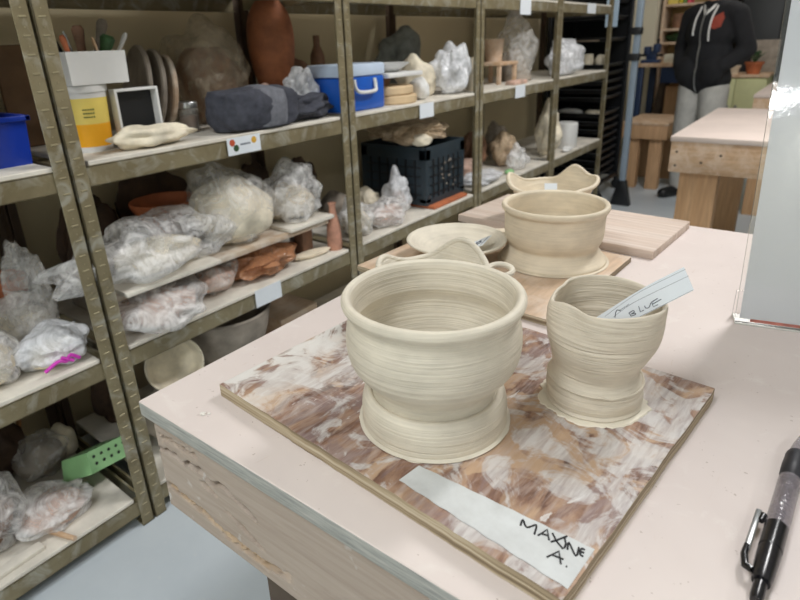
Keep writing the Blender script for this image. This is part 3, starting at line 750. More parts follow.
pr('tip_cone', [(0, 0.1135), (0.0062, 0.1135), (0.0048, 0.125), (0.0026, 0.136), (0.0012, 0.140), (0.0008, 0.144), (0, 0.144)], M['smoke'])
bm = NB()
tube(bm, [(-0.0062, -0.004, zc), (-0.0100, -0.003, zc), (-0.0122, 0.004, zc+0.0005), (-0.0124, 0.012, zc+0.0005)], [0.0022, 0.0024, 0.0022, 0.0016], 10)
clip = obj('clip', bm, M['pen_black'], pen)
bm = NB(); box(bm, -0.0138, -0.0100, 0.008, 0.045, zc-0.0010, zc+0.0010, 0.0008); o = obj('clip_bar', bm, M['steel'], clip); bm = NB(); tube(bm, [(-0.0084, 0.042, zc), (-0.0092, 0.036, zc)], [0.0024, 0.0020], 10); obj('clip_ball', bm, M['pen_black'], clip); o['label'] = 'bright metal clip bar'
# ---------------------------------------------------------------- things on the racks
A_, C_, D_ = SH[2], SH[1], SH[0]
def rbox(name, label, cat, loc, size, m, bev=0.004, rz=0, group=None):
    bm = NB(); box(bm, -size[0]/2, size[0]/2, -size[1]/2, size[1]/2, 0, size[2], bev)
    return tag(obj(name, bm, m, loc=loc, rot=(0, 0, rz)), label, cat, group)
def openbox(bm, sx, sy, sz, w, z0=0.0, taper=0.0):
    """five-sided tub with wall thickness"""
    o = [(-sx/2, -sy/2), (sx/2, -sy/2), (sx/2, sy/2), (-sx/2, sy/2)]
    def ring(k, z): return [bm.verts.new((x*k[0], y*k[1], z)) for x, y in o]
    a = ring((1-taper, 1-taper), z0); b = ring((1, 1), z0+sz); ki = (1-2*w/sx, 1-2*w/sy); c = ring(ki, z0+sz); d = ring((ki[0]-taper, ki[1]-taper), z0+w)
    bm.faces.new(a[::-1]); bm.faces.new(d)
    for p, q in ((a, b), (b, c), (c, d)):
        for i in range(4): bm.faces.new((p[i], p[(i+1) % 4], q[(i+1) % 4], q[i]))
def lobj(name, label, cat, loc, prof, m, n=48, group=None, rot=(0,0,0)):
    bm = NB(); lathe(bm, prof, n); bmesh.ops.remove_doubles(bm, verts=bm.verts, dist=1e-6)
    return tag(obj(name, bm, m, loc=loc, rot=rot), label, cat, group)

# --- bay 0 (far left), shelf A
t = thing('storage_tub', 'deep blue plastic tub at the left edge of the upper shelf', 'tub', (-1.585, 0.43, A_))
bm = NB(); openbox(bm, 0.22, 0.24, 0.11, 0.004, taper=0.05); obj('tub_body', bm, M['navy_pl'], t, smooth=False)
bm = NB()
for (x0, x1, y0, y1) in ((-.118, .118, -.128, -.116), (-.118, .118, .116, .128), (-.118, -.106, -.128, .128), (.106, .118, -.128, .128)): box(bm, x0, x1, y0, y1, 0.100, 0.112, 0.002)
obj('rim', bm, M['navy_pl'], t)
t = thing('squeeze_bottle', 'white and blue bottle standing in the deep blue tub', 'bottle', (-1.56, 0.46, A_+0.005))
bm = NB(); lathe(bm, [(0, 0), (0.028, 0), (0.03, 0.01), (0.03, 0.14), (0.026, 0.16), (0.012, 0.175), (0.012, 0.185), (0, 0.185)], 32); obj('bottle_body', bm, M['white_pl'], t)
bm = NB(); lathe(bm, [(0.0305, 0.05), (0.0305, 0.12)], 32); obj('bottle_label', bm, M['blue_pl'], t)
bm = NB(); lathe(bm, [(0, 0.185), (0.016, 0.185), (0.014, 0.215), (0.004, 0.225), (0, 0.225)], 24); obj('cap', bm, M['blue_pl'], t)
t = rbox('leaning_board', 'tan rounded board leaning against the wall behind the leftmost posts', 'board', (-1.78, 0.705, A_), (0.02, 0.17, 0.27), plain('tan_board', (136, 106, 78), 0.8, var=0.15), 0.009)
lobj('stacked_pot', 'dark brown round pot at the back of the upper shelf, left of the leftmost posts', 'pot', (-1.76, 0.44, A_), [(0, 0), (0.06, 0), (0.10, 0.08), (0.11, 0.16), (0.08, 0.24), (0.05, 0.27), (0.045, 0.265), (0.07, 0.23), (0.09, 0.1), (0, 0.01)], M['clay_brown'])

# --- bay 1, shelf A
def bucket(loc):
    t = thing('plastic_bucket', 'yellow and orange labelled plastic tub under the white box of tools', 'tub', loc); t.scale = (1, 1, 1.14)
    bm = NB(); lathe(bm, [(0, 0), (0.043, 0), (0.045, 0.006), (0.052, 0.128), (0.053, 0.132), (0.050, 0.132), (0.043, 0.008), (0, 0.006)], 48); obj('tub_body', bm, M['white_pl'], t)
    bm = NB(); lathe(bm, [(0.0458, 0.012), (0.0483, 0.062)], 48); obj('label_band', bm, plain('orange_yellow', (244, 174, 28), 0.5, var=0.05), t)['label'] = 'orange lower band'
    bm = NB(); lathe(bm, [(0.0483, 0.062), (0.0517, 0.118)], 48); b = obj('label_band', bm, plain('pale_yellow', (238, 214, 110), 0.5, var=0.08), t); b['label'] = 'pale yellow upper band'
    bm = NB()
    for r_ in range(3):
        for k in range(5):
            th = -0.62+0.11*k; R = 0.0503+0.0007*r_; box(bm, -0.0003, 0.0003, -0.002, 0.002, -0.0012, 0.0012, mat=Matrix.Translation((R*math.cos(th), R*math.sin(th), 0.078+r_*0.008)) @ Matrix.Rotation(th, 4, 'Z'))
    obj('faint_print', bm, M['leaf'], b, smooth=False)
    bm = NB(); lathe(bm, [(0, 0.130), (0.050, 0.130), (0.056, 0.1305), (0.0565, 0.143), (0.054, 0.146), (0, 0.146)], 48); obj('lid', bm, M['white_pl'], t)
bk_ = bucket((-1.535, 0.722, A_))
t = thing('tool_box', 'white box full of clay tools on top of the yellow tub', 'box', (-1.535, 0.745, A_+0.1666))
bm = NB(); openbox(bm, 0.12, 0.15, 0.078, 0.004, taper=0.03); obj('box_body', bm, M['white_pl'], t, smooth=False)
tools = [('wooden rolling tool with dark round head in the white tool box', 'clay_brown', (-0.02, -0.05, 0.005), (-0.06, -0.110, 0.17), 0.014),
         ('black handled tool leaning left in the white tool box', 'black_pl', (0.0, -0.03, 0.005), (0.01, -0.095, 0.14), 0.015),
         ('dark metal rib handle in the white tool box', 'steel', (0.02, -0.02, 0.005), (0.03, -0.055, 0.125), 0.004),
         ('orange wooden knife handle in the white tool box', 'terracotta', (0.03, -0.04, 0.005), (0.05, -0.07, 0.115), 0.007),
         ('brown wooden mallet handle upright in the white tool box', 'clay_brown', (-0.01, 0.0, 0.005), (-0.01, 0.0, 0.14), 0.014),
         ('green handled scraper in the white tool box', 'leaf', (0.01, 0.02, 0.005), (0.03, 0.055, 0.115), 0.017),
         ('pale bristle brush tilted right in the white tool box', 'clay_grey', (-0.02, 0.02, 0.005), (-0.04, 0.085, 0.155), 0.013),
         ('thin white plastic rod leaning far right in the white tool box', 'white_pl', (0.01, 0.04, 0.005), (0.0, 0.12, 0.12), 0.006),
         ('light bamboo stick leaning left in the white tool box', 'pine_h', (0.035, 0.03, 0.005), (0.045, 0.005, 0.11), 0.004)]
for lab, m, p0, p1, r in tools:
    bm = NB(); d = Vector(p1)-Vector(p0)
    tube(bm, [Vector(p0)*0+Vector((0,0,0)), d*0.3, d*0.7, d*0.93, d], [r*0.6, r*0.7, r*0.8, r*1.1, r*0.7], 12)
    tag(obj('clay_tool', bm, M[m], loc=(-1.535+p0[0], 0.745+p0[1], A_+0.1666+p0[2])), lab, 'tool', 'tools in the white box')
t = thing('shadow_box', 'open white box lying on its side right of the yellow tub', 'box', (-1.50, 0.838, A_))
bm = NB()
for a in ((-.015, .015, -.062, .062, 0.0, .007), (-.015, .015, -.062, .062, .143, .150), (-.015, .015, -.062, -.055, .007, .143), (-.015, .015, .055, .062, .007, .143)): box(bm, *a, 0.001)
obj('frame', bm, M['white_pl'], t, smooth=False)
bm = NB(); box(bm, -.015, -.012, -.055, .055, .007, .143); obj('back_panel', bm, M['black_pl'], t, smooth=False)
bagobj('plaster_bag', 'small cream cloth sack lying in front of the open white box', 'sack', (-1.435, 0.815, A_), (0.085, 0.20, 0.062), 3, M['clay_white'], ridge=0.1, tail=((0.1, 1, 0.1), 0.35))
for k, (x, y, r, lab) in enumerate(((-1.66, 0.940, 0.130, 'leftmost'), (-1.66, 0.985, 0.124, 'middle'), (-1.66, 1.024, 0.115, 'rightmost'))):
    bm = NB(); lathe(bm, [(0, -0.008), (r-0.004, -0.008), (r, -0.004), (r, 0.004), (r-0.004, 0.008), (0, 0.008)], 56)
    bmesh.ops.rotate(bm, verts=bm.verts, cent=(0,0,0), matrix=Matrix.Rotation(PI/2-0.16, 3, 'X')); bmesh.ops.translate(bm, verts=bm.verts, vec=(0, 0, r+0.0005))
    tag(obj('round_bat', bm, M['clay_grey'] if k < 2 else M['shelf_board'], loc=(x, y, A_), rot=(0, 0, -0.25)), '%s of the three round wheel bats standing on edge' % lab, 'bat', 'round bats standing on edge')
t = thing('glass_jar', 'small glass jar with metal tools left of the charcoal cloth bundle', 'jar', (-1.58, 1.045, A_))
bm = NB(); lathe(bm, [(0, 0), (0.029, 0), (0.032, 0.004), (0.032, 0.066), (0.028, 0.074), (0.028, 0.078)], 40); obj('jar_body', bm, M['glass'], t)
bm = NB(); lathe(bm, [(0, 0.002), (0.027, 0.002), (0.027, 0.05), (0, 0.052)], 32); obj('brown_fill', bm, M['clay_brown'], t)
bm = NB(); lathe(bm, [(0, 0.092), (0.029, 0.092), (0.031, 0.089), (0.031, 0.074), (0.027, 0.074), (0, 0.088)], 40); obj('jar_lid', bm, M['steel'], t)
lobj('white_tub', 'small white tub behind the round bats', 'tub', (-1.82, 1.10, A_), [(0, 0), (0.04, 0), (0.045, 0.11), (0.048, 0.115), (0.046, 0.12), (0, 0.12)], M['white_pl'])
# bagged tall pots
def bagged(label_bag, label_in, base, size, seed, film, inner, kind='pot', tail=None, ridge=0.25, rz=0, sq=1.0, amp=0.18, fill=0.72, nm='plastic_bag', icat='pot'):
    s = (size[0]*fill, size[1]*fill, size[2]*fill*0.92)
    if kind == 'pot':
        R, H = min(s[0], s[1])/2*0.95, s[2]
        lobj('bagged_pot', label_in, icat, base, spline([(0, 0.001), (R*0.5, 0.001), (R*0.85, H*0.3), (R, H*0.6), (R*0.85, H*0.85), (R*0.6, H), (R*0.52, H), (R*0.75, H*0.8), (R*0.85, H*0.55), (R*0.5, H*0.15), (0, H*0.1)], 3), inner)
    elif kind == 'lump':
        lump('clay_lump', label_in, 'clay', base, s, seed+50, inner, rz)
    return bagobj(nm, label_bag, 'plastic bag', base, size, seed, film, rz, None, tail, ridge, amp, 5, sq)
bagged('large hazy bag over a pot, behind the glass jar', 'tall brown pot inside the large hazy bag behind the glass jar', (-1.725, 1.235, A_), (0.25, 0.30, 0.31), 5, M['film_dim'], M['clay_brown'], fill=0.85, tail=((0, 0.2, 1), 0.25))
lobj('tall_vase', 'tall rust brown vase standing behind the charcoal bundle', 'vase', (-1.68, 1.500, A_), spline([(0, 0), (0.035, 0), (0.045, 0.06), (0.075, 0.17), (0.085, 0.26), (0.075, 0.34), (0.05, 0.385), (0.042, 0.39), (0.06, 0.33), (0.07, 0.25), (0.03, 0.05), (0, 0.02)], 4), plain('rust_clay', (156, 96, 62), 0.7, var=0.2, scale=16))
lump('wrapped_clay', 'brown wrapped clay lump between the hazy bag and the rust vase', 'clay', (-1.80, 1.385, A_), (0.13, 0.13, 0.22), 8, M['clay_brown'])
t = thing('cloth_bundle', 'charcoal and grey cloth bundle lying on the upper shelf', 'cloth', (-1.45, 1.245, A_))
bm = NB(); blob(bm, (0, -0.055, 0), (0.17, 0.30, 0.135), 12, 0.10, 0.12, 1.6, 5, sq=0.8); obj('dark_cloth', bm, M['charcoal'], t)
bm = NB(); blob(bm, (0.014, -0.035, 0.001), (0.160, 0.13, 0.136), 14, 0.05, 0.04, 1.6, 5, sq=0.75); o = obj('grey_panel', bm, M['grey_cloth'], t); o['label'] = 'lighter grey middle panel'
bm = NB(); blob(bm, (0.0, 0.16, 0), (0.11, 0.24, 0.085), 17, 0.3, 0.35, 2.2, 5); obj('loose_end', bm, M['charcoal'], t)
bagobj('plastic_sheet', 'crumpled blue-white plastic sheet left of the blue cooler', 'plastic sheet', (-1.535, 1.485, A_), (0.10, 0.12, 0.16), 21, M['film_milky'], ridge=0.5, amp=0.3)
lump('clay_lump', 'pinkish clay lump behind the charcoal bundle\'s loose end', 'clay', (-1.60, 1.385, A_), (0.09, 0.09, 0.125), 22, M['clay_pink'])
# blue cooler
t = thing('cooler_box', 'blue lunch cooler with clear lid and white handle, behind the post', 'cooler', (-1.505, 1.705, A_))
bm = NB(); box(bm, -0.085, 0.085, -0.125, 0.125, 0.0, 0.125, 0.010); obj('cooler_body', bm, M['blue_pl'], t)
bm = NB(); box(bm, -0.088, 0.088, -0.128, 0.128, 0.125, 0.170, 0.008); o = obj('lid', bm, M['lid_pl'], t); o['label'] = 'pale clear lid'
bm = NB()
tube(bm, spline([(0.088, -0.06, 0.115), (0.094, -0.058, 0.085), (0.102, -0.04, 0.070), (0.103, 0.04, 0.070), (0.094, 0.058, 0.085), (0.088, 0.06, 0.115)], 5), 0.007, 10)
obj('handle', bm, M['white_pl'], t)
lump('clay_lump', 'brown clay lump on the upper shelf behind the blue cooler', 'clay', (-1.74, 1.68, A_), (0.10, 0.12, 0.20), 23, M['clay_brown'])
# bay 2 bats and bags on shelf A
for k, (z, r, m, lab) in enumerate(((0, 0.112, 'bat_tan', 'lowest tan round bat of the stack right of the blue cooler'), (0.036, 0.104, 'bat_tan', 'second tan round bat of the stack right of the blue cooler'))):
    lobj('round_bat', lab, 'bat', (-1.505, 1.975-0.012*k, A_+z), [(0, 0), (r-0.006, 0), (r, 0.006), (r, 0.030), (r-0.006, 0.0355), (0, 0.0355)], M['clay_white'] if k > 3 else plain('tan_bat', (214, 188, 150), 0.7, var=0.1), 56, 'tan round bats')
lobj('support_cup', 'dark squat cup under the white tray', 'cup', (-1.53, 1.92, A_+0.0717), [(0, 0), (0.05, 0), (0.058, 0.034), (0.056, 0.035), (0, 0.035)], M['clay_brown'])
rbox('white_tray', 'white tray resting above the tan round bats', 'tray', (-1.505, 1.965, A_+0.107), (0.19, 0.24, 0.018), M['white_pl'], 0.005)
lobj('white_plate', 'white flared plate on top of the white tray', 'plate', (-1.52, 1.945, A_+0.1252), [(0, 0), (0.06, 0), (0.112, 0.032), (0.115, 0.036), (0.110, 0.035), (0.05, 0.006), (0, 0.006)], M['white_pl'], 56)
lump('wrapped_block', 'white wrapped block right of the tan round bats', 'clay', (-1.46, 2.125, A_), (0.10, 0.06, 0.10), 25, M['white_pl'])
bagobj('canvas_bag', 'tan lumpy bag left of the clear crumpled bag', 'bag', (-1.56, 2.255, A_), (0.17, 0.20, 0.175), 27, M['clay_white'], ridge=0.14, tail=((-0.2, -0.3, 1), 0.2))
bagobj('dark_bag', 'dark grey round bag at the back of the upper shelf', 'bag', (-1.76, 2.40, A_), (0.20, 0.30, 0.31), 29, plain('dark_grey_cloth', (116, 120, 116), 0.8, var=0.2, scale=20), ridge=0.15)
bagobj('plastic_bag', 'pale crumpled plastic bag beside the third post pair', 'plastic bag', (-1.475, 2.410, A_), (0.16, 0.19, 0.21), 31, M['film_milky'], ridge=0.4, tail=((0, 0.6, 1), 0.6), amp=0.25)
lobj('small_bottle', 'small brown bottle above the blue cooler', 'bottle', (-1.80, 1.86, A_), [(0, 0), (0.03, 0), (0.034, 0.10), (0.03, 0.20), (0.014, 0.24), (0.014, 0.28), (0, 0.28)], M['clay_brown'], 32)
# bay 3 shelf A
lobj('white_vase', 'small cream vase just right of the third post pair', 'vase', (-1.46, 2.605, A_), spline([(0, 0), (0.035, 0), (0.045, 0.05), (0.042, 0.11), (0.028, 0.15), (0.03, 0.155), (0.02, 0.15), (0.03, 0.10), (0, 0.02)], 3), M['clay_white'])
lobj('paper_cup', 'tall tan cup standing on the little wooden stool', 'cup', (-1.60, 2.88+0.2, A_+0.118), [(0, 0), (0.045, 0), (0.058, 0.12), (0.055, 0.12), (0.042, 0.006), (0, 0.006)], M['bat_tan'], 40)
t = thing('small_stool', 'small pale wooden stool with a cup on it, on the upper shelf', 'stool', (-1.58, 3.06, A_))
bm = NB(); box(bm, -0.09, 0.09, -0.11, 0.11, 0.10, 0.118, 0.002); obj('seat', bm, M['pine_h'], t)
for sx in (-1, 1):
    for sy in (-1, 1):
        bm = NB(); box(bm, sx*0.075-0.01, sx*0.075+0.01, sy*0.095-0.01, sy*0.095+0.01, 0, 0.10, 0.001); obj('leg', bm, M['pine_h'], t)
rbox('clay_slab', 'pinkish flat clay slab in front of the little stool', 'clay', (-1.425, 3.02, A_), (0.06, 0.16, 0.022), M['clay_pink'], 0.006)
bagged('tall clear bag over a brown cone, upper shelf by the fourth post pair', 'brown cone of clay in the tall clear bag', (-1.56, 3.28, A_), (0.22, 0.26, 0.34), 33, M['film_clear'], M['clay_grey'], 'none', tail=((0, 0, 1), 0.4))
lobj('clay_cone', 'grey brown clay cone inside the tall clear bag', 'clay', (-1.56, 3.28, A_), spline([(0, 0), (0.095, 0), (0.09, 0.04), (0.05, 0.13), (0.02, 0.18), (0, 0.19)], 3), M['clay_grey'])
# bay 4 shelf A
bagobj('plastic_bag', 'large white plastic bag spilling over the far upper shelf', 'plastic bag', (-1.465, 3.83, A_), (0.20, 0.42, 0.22), 35, M['film_milky'], ridge=0.3, amp=0.2)
lump('clay_lump', 'white clay lump inside the large bag on the far upper shelf', 'clay', (-1.465, 3.83, A_), (0.14, 0.28, 0.16), 36, M['white_pl'])
lobj('white_pot', 'white pot near the far end of the upper shelf', 'pot', (-1.60, 4.12, A_), [(0, 0), (0.04, 0), (0.06, 0.05), (0.055, 0.11), (0.04, 0.14), (0, 0.14)], M['clay_white'], 32)

# --- bay 1, shelf C
PZ = 0.685
for k, (y, lab) in enumerate(((0.70, 'grey brick propping the near end of the raised plank'), (1.40, 'grey brick propping the far end of the raised plank'))):
    rbox('prop_brick', lab, 'brick', (-1.74, y, C_), (0.10, 0.06, PZ-C_-0.0185), M['clay_grey'], 0.004)
    rbox('prop_brick', lab.replace('brick', 'block').replace('grey', 'tan'), 'block', (-1.50, y+(0.0 if k else 0.0), C_), (0.05, 0.05, PZ-C_-0.0185), M['clay_brown'], 0.004)
rbox('ware_plank', 'long dusty wooden plank raised on blocks above the middle shelf', 'board', (-1.60, 1.05, PZ-0.018), (0.36, 0.82, 0.018), M['shelf_board'], 0.002)
bagged('big clear bag around a pot, lying over the left end of the raised plank', 'cream pot inside the big clear bag left on the raised plank', (-1.495, 0.82, PZ+0.0125), (0.27, 0.42, 0.16), 41, M['film'], M['clay_white'], 'lump', ridge=0.3, amp=0.25, tail=((0.3, -1, -0.1), 0.7), fill=0.62)
rbox('ware_board', 'white dusty board under the big clear bag on the raised plank', 'board', (-1.50, 0.80, PZ), (0.24, 0.30, 0.012), M['deck'], 0.002)
bagged('rounded clear bag over a large wide pot, centre of the raised plank', 'large wide cream pot in the rounded bag on the raised plank', (-1.53, 1.115, PZ), (0.27, 0.28, 0.255), 43, M['film_clear'], M['clay_white'], 'lump', ridge=0.18, amp=0.10, tail=((0.2, -0.6, 1), 0.35), fill=0.93)
rbox('ware_board', 'white edged board under the wide clear bag at the far end of the plank', 'board', (-1.53, 1.372, PZ), (0.24, 0.22, 0.014), M['deck'], 0.002)
bagged('wide clear bag of soft clay at the far end of the raised plank', 'tan clay mound in the wide bag at the far plank end', (-1.53, 1.372, PZ+0.0145), (0.23, 0.24, 0.18), 45, M['film'], M['clay_tan'], 'lump', ridge=0.4, amp=0.2, tail=((0.2, 0.2, 1), 0.5), fill=0.78)
t = lobj('terracotta_bowl', 'wide terracotta bowl behind the big clear bag, on the raised plank', 'bowl', (-1.70, 0.985, PZ), spline([(0, 0), (0.05, 0), (0.06, 0.05), (0.10, 0.12), (0.108, 0.145), (0.100, 0.147), (0.09, 0.12), (0.03, 0.04), (0, 0.03)], 4), M['terracotta'])
bagged('bag of clay balls hanging over the middle shelf edge below the plank', 'pinkish clay balls inside the bag at the middle shelf edge', (-1.455, 0.765, C_), (0.20, 0.26, 0.125), 47, M['film'], M['clay_pink'], 'lump', ridge=0.2, amp=0.3, tail=((1, 0.1, -0.4), 0.3), fill=0.85)
bagged('second bag of clay balls right of the first on the middle shelf', 'mauve grey clay in the second bag of clay balls', (-1.50, 0.985, C_), (0.15, 0.17, 0.10), 49, M['film_clear'], M['clay_pink'], 'lump', ridge=0.2, amp=0.3, fill=0.88)
bagobj('stained_bag', 'crumpled orange-brown stained plastic on the middle shelf under the plank', 'plastic bag', (-1.485, 1.175, C_), (0.16, 0.24, 0.095), 51, M['film_rust'], ridge=0.5, amp=0.3)
lump('clay_lump', 'orange brown clay inside the stained plastic', 'clay', (-1.485, 1.175, C_), (0.11, 0.17, 0.06), 52, M['terracotta'])
lump('clay_coil', 'tan clay coil lying on the middle shelf near the terracotta bottle', 'clay', (-1.445, 1.385, C_), (0.05, 0.17, 0.026), 53, M['clay_tan'], rz=-0.15)
lobj('terracotta_bottle', 'pink terracotta bottle against the second post pair', 'bottle', (-1.430, 1.495, C_), spline([(0, 0), (0.026, 0), (0.028, 0.06), (0.022, 0.11), (0.014, 0.145), (0.012, 0.17), (0.016, 0.18), (0.012, 0.18), (0, 0.17)], 3), plain('pink_terracotta', (192, 142, 120), 0.75, var=0.2, scale=20))
lump('clay_lump', 'dark brown clay lump in shadow under the plank', 'clay', (-1.66, 1.28, C_), (0.15, 0.12, 0.09), 55, M['clay_brown'])
bagged('small hazy bag behind the terracotta bottle', 'grey clay in the small hazy bag behind the bottle', (-1.58, 1.455, C_), (0.11, 0.08, 0.10), 57, M['film'], M['clay_grey'], 'lump', ridge=0.3)
# --- bay 2, shelf C
def crate(loc, sx=0.38, sy=0.34, H=0.27):
    t = thing('milk_crate', 'dark slatted plastic crate on the middle shelf', 'crate', loc)
    bm = NB(); openbox(bm, sx, sy, 0.03, 0.006)
    for s in (-1, 1):
        for q in (-1, 1): box(bm, s*(sx/2-0.02)-0.02, s*(sx/2-0.02)+0.02, q*(sy/2-0.02)-0.02, q*(sy/2-0.02)+0.02, 0.01, H-0.01, 0.003)
        box(bm, s*(sx/2-0.0035)-0.0035, s*(sx/2-0.0035)+0.0035, -sy/2, sy/2, H-0.06, H, 0.002)
        box(bm, -sx/2, sx/2, s*(sy/2-0.0035)-0.0035, s*(sy/2-0.0035)+0.0035, H-0.06, H, 0.002)
        box(bm, s*(sx/2-0.003)-0.002, s*(sx/2-0.003)+0.002, -sy/2+0.01, sy/2-0.01, 0.03, H-0.05)
        box(bm, -sx/2+0.01, sx/2-0.01, s*(sy/2-0.003)-0.002, s*(sy/2-0.003)+0.002, 0.03, H-0.05)
    obj('crate_body', bm, M['crate_pl'], t)
    bm = NB()
    for k in range(6):
        y = -sy/2+0.06+k*(sy-0.12)/5; box(bm, sx/2-0.001, sx/2+0.004, y-0.004, y+0.004, 0.03, H-0.06, 0.001)
        x = -sx/2+0.06+k*(sx-0.12)/5; box(bm, x-0.004, x+0.004, -sy/2-0.004, -sy/2+0.001, 0.03, H-0.06, 0.001)
    for k in range(4):
        z = 0.05+k*0.042; box(bm, sx/2-0.001, sx/2+0.004, -sy/2+0.03, sy/2-0.03, z-0.003, z+0.003, 0.001); box(bm, -sx/2+0.03, sx/2-0.03, -sy/2-0.004, -sy/2+0.001, z-0.003, z+0.003, 0.001)
    obj('lattice_ribs', bm, M['black_pl'], t)
    bm = NB()
    random.seed(3)
    for k in range(12):
        y = random.uniform(-0.08, 0.08); z = random.uniform(0.10, 0.19) if k < 9 else random.uniform(0.05, 0.1)
        blob(bm, (sx/2+0.003, y, z), (0.006, random.uniform(0.008, 0.016), random.uniform(0.006, 0.014)), k, 0.3, 0.1, 2, 2)
    obj('clay_splashes', bm, M['clay_grey'], t)
crate((-1.615, 2.288, C_+0.016))
rbox('terracotta_slab', 'flat terracotta slab under the dark crate', 'slab', (-1.60, 2.285, C_), (0.42, 0.30, 0.016), M['terracotta'], 0.006)
bagobj('draped_plastic', 'dirty plastic sheet draped over the front of the dark crate', 'plastic sheet', (-1.60, 2.235, C_+0.2865), (0.34, 0.30, 0.11), 61, M['film_warm'], ridge=0.4, amp=0.3, tail=((0.6, -0.6, 0.1), 0.3))
lump('wrapped_clay', 'white wrapped clay knob at the near corner of the crate', 'clay', (-1.470, 2.150, C_+0.2865), (0.09, 0.10, 0.06), 62, M['clay_white'])
lump('wrapped_clay', 'grey brown clay heap at the back of the crate top', 'clay', (-1.74, 2.33, C_+0.2865), (0.12, 0.20, 0.13), 63, M['clay_grey'])
bagged('clear bag of clay scraps next to the second post pair, middle shelf', 'white clay scraps in the bag next to the second post pair', (-1.475, 1.675, C_), (0.15, 0.14, 0.14), 65, M['film'], M['clay_white'], 'lump', ridge=0.4, tail=((-0.4, 0, 1), 0.4), fill=0.8)
bagged('low clear bag of pink clay pieces in front of the dark crate', 'pink clay pieces in the low bag before the crate', (-1.470, 1.865, C_), (0.16, 0.23, 0.11), 67, M['film'], M['clay_pink'], 'lump', ridge=0.45, amp=0.3, fill=0.8)
bagged('tall milky knotted bag standing by the crate corner', 'pale clay in the tall knotted bag by the crate', (-1.52, 2.015, C_), (0.12, 0.13, 0.16), 69, M['film_milky'], M['clay_pink'], 'lump', ridge=0.3, tail=((0, 0.1, 1), 0.5), fill=0.75)
lump('clay_lump', 'grey clay lump behind the clear scrap bag, middle shelf', 'clay', (-1.66, 1.76, C_), (0.12, 0.14, 0.15), 70, M['clay_grey'])
bagobj('stained_bag', 'cream cloth bag behind the low bag of pink pieces', 'bag', (-1.645, 1.935, C_), (0.13, 0.15, 0.12), 71, M['clay_white'], ridge=0.2)
# --- bay 3, shelf C
bagobj('wrapped_slab', 'white wrapped slab at the near end of the far middle shelf', 'plastic bag', (-1.475, 2.72, C_), (0.17, 0.30, 0.06), 73, M['film_milky'], ridge=0.3)
lump('clay_lump', 'white clay within the wrapped slab', 'clay', (-1.475, 2.72, C_), (0.12, 0.22, 0.04), 74, M['white_pl'])
lump('clay_lump', 'pink clay mound behind the wrapped slab', 'clay', (-1.64, 2.86, C_), (0.14, 0.22, 0.10), 75, M['clay_pink'])
lobj('small_bottle', 'tiny cream bottle on the pink clay mound\'s left', 'bottle', (-1.76, 2.68, C_), [(0, 0), (0.03, 0), (0.034, 0.10), (0.012, 0.14), (0.012, 0.17), (0, 0.17)], M['clay_white'], 24)
for k, (x, y, s, m, lab) in enumerate(((-1.70, 3.06, (0.14, 0.14, 0.22), 'clay_brown', 'rust brown bagged pot on the far middle shelf'), (-1.58, 3.20, (0.15, 0.18, 0.20), 'film_warm', 'brownish crumpled bag on the far middle shelf'), (-1.70, 3.34, (0.13, 0.13, 0.24), 'clay_grey', 'dark topped grey pot by the fourth post pair'))):
    bagobj('bagged_pot', lab, 'bag', (x, y, C_), s, 80+k, M[m], ridge=0.2)
lump('clay_lump', 'clay filling of the brownish crumpled bag', 'clay', (-1.58, 3.20, C_), (0.10, 0.13, 0.14), 84, M['clay_brown'])
bagobj('plastic_bag', 'thin milky bag before the rust brown pot', 'plastic bag', (-1.45, 3.12, C_), (0.12, 0.14, 0.13), 85, M['film'], ridge=0.4, tail=((0, 0, 1), 0.4))
lump('sponge', 'small green sponge on the far middle shelf', 'sponge', (-1.43, 2.98, C_), (0.05, 0.07, 0.03), 86, M['green_pl'])
# --- bay 4, shelf C
bagobj('cloth_sack', 'cream knotted sack on the far middle shelf', 'sack', (-1.475, 3.64, C_), (0.16, 0.22, 0.26), 88, M['clay_white'], ridge=0.12, tail=((0, -0.1, 1), 0.7))
lobj('plaster_cylinder', 'white plaster cylinder near the end of the far middle shelf', 'cylinder', (-1.470, 3.945, C_), [(0, 0), (0.070, 0), (0.073, 0.004), (0.073, 0.168), (0.068, 0.172), (0, 0.172)], M['white_pl'], 48)
bagobj('paper_towel', 'white rag hanging over the far middle shelf edge', 'rag', (-1.405, 3.80, C_), (0.05, 0.13, 0.035), 90, M['white_pl'], ridge=0.4)
# --- bay 0, shelf C
bagged('clear bag of tan clay at the left picture edge, middle shelf', 'tan clay in the bag at the left picture edge', (-1.50, 0.335, C_), (0.19, 0.15, 0.16), 91, M['film'], M['clay_white'], 'lump', ridge=0.3, amp=0.22, fill=0.85)
bagged('clear bag of cream clay behind the magenta printed bag', 'cream clay in the bag behind the magenta printed one', (-1.62, 0.465, C_), (0.15, 0.17, 0.15), 93, M['film'], M['clay_white'], 'lump', ridge=0.25, fill=0.85)
b_ = bagged('milky plastic bag with magenta print, at the foot of the leftmost posts', 'white clay in the magenta printed bag', (-1.465, 0.475, C_), (0.14, 0.17, 0.10), 95, M['film_milky'], M['clay_white'], 'lump', ridge=0.3, fill=0.7)
bm = NB(); strokes(bm, [[(0.070, -0.05, 0.018), (0.076, -0.02, 0.034), (0.074, 0.0, 0.026), (0.078, 0.01, 0.040), (0.076, 0.03, 0.022)], [(0.074, -0.01, 0.040), (0.077, 0.015, 0.022)]], w=0.0045)
o = obj('magenta_print', bm, M['magenta'], b_)
bagobj('plastic_bag', 'thin white wisp of bag rising by the leftmost posts', 'plastic bag', (-1.56, 0.49, C_+0.0), (0.10, 0.10, 0.30), 96, M['film_clear'], ridge=0.5)
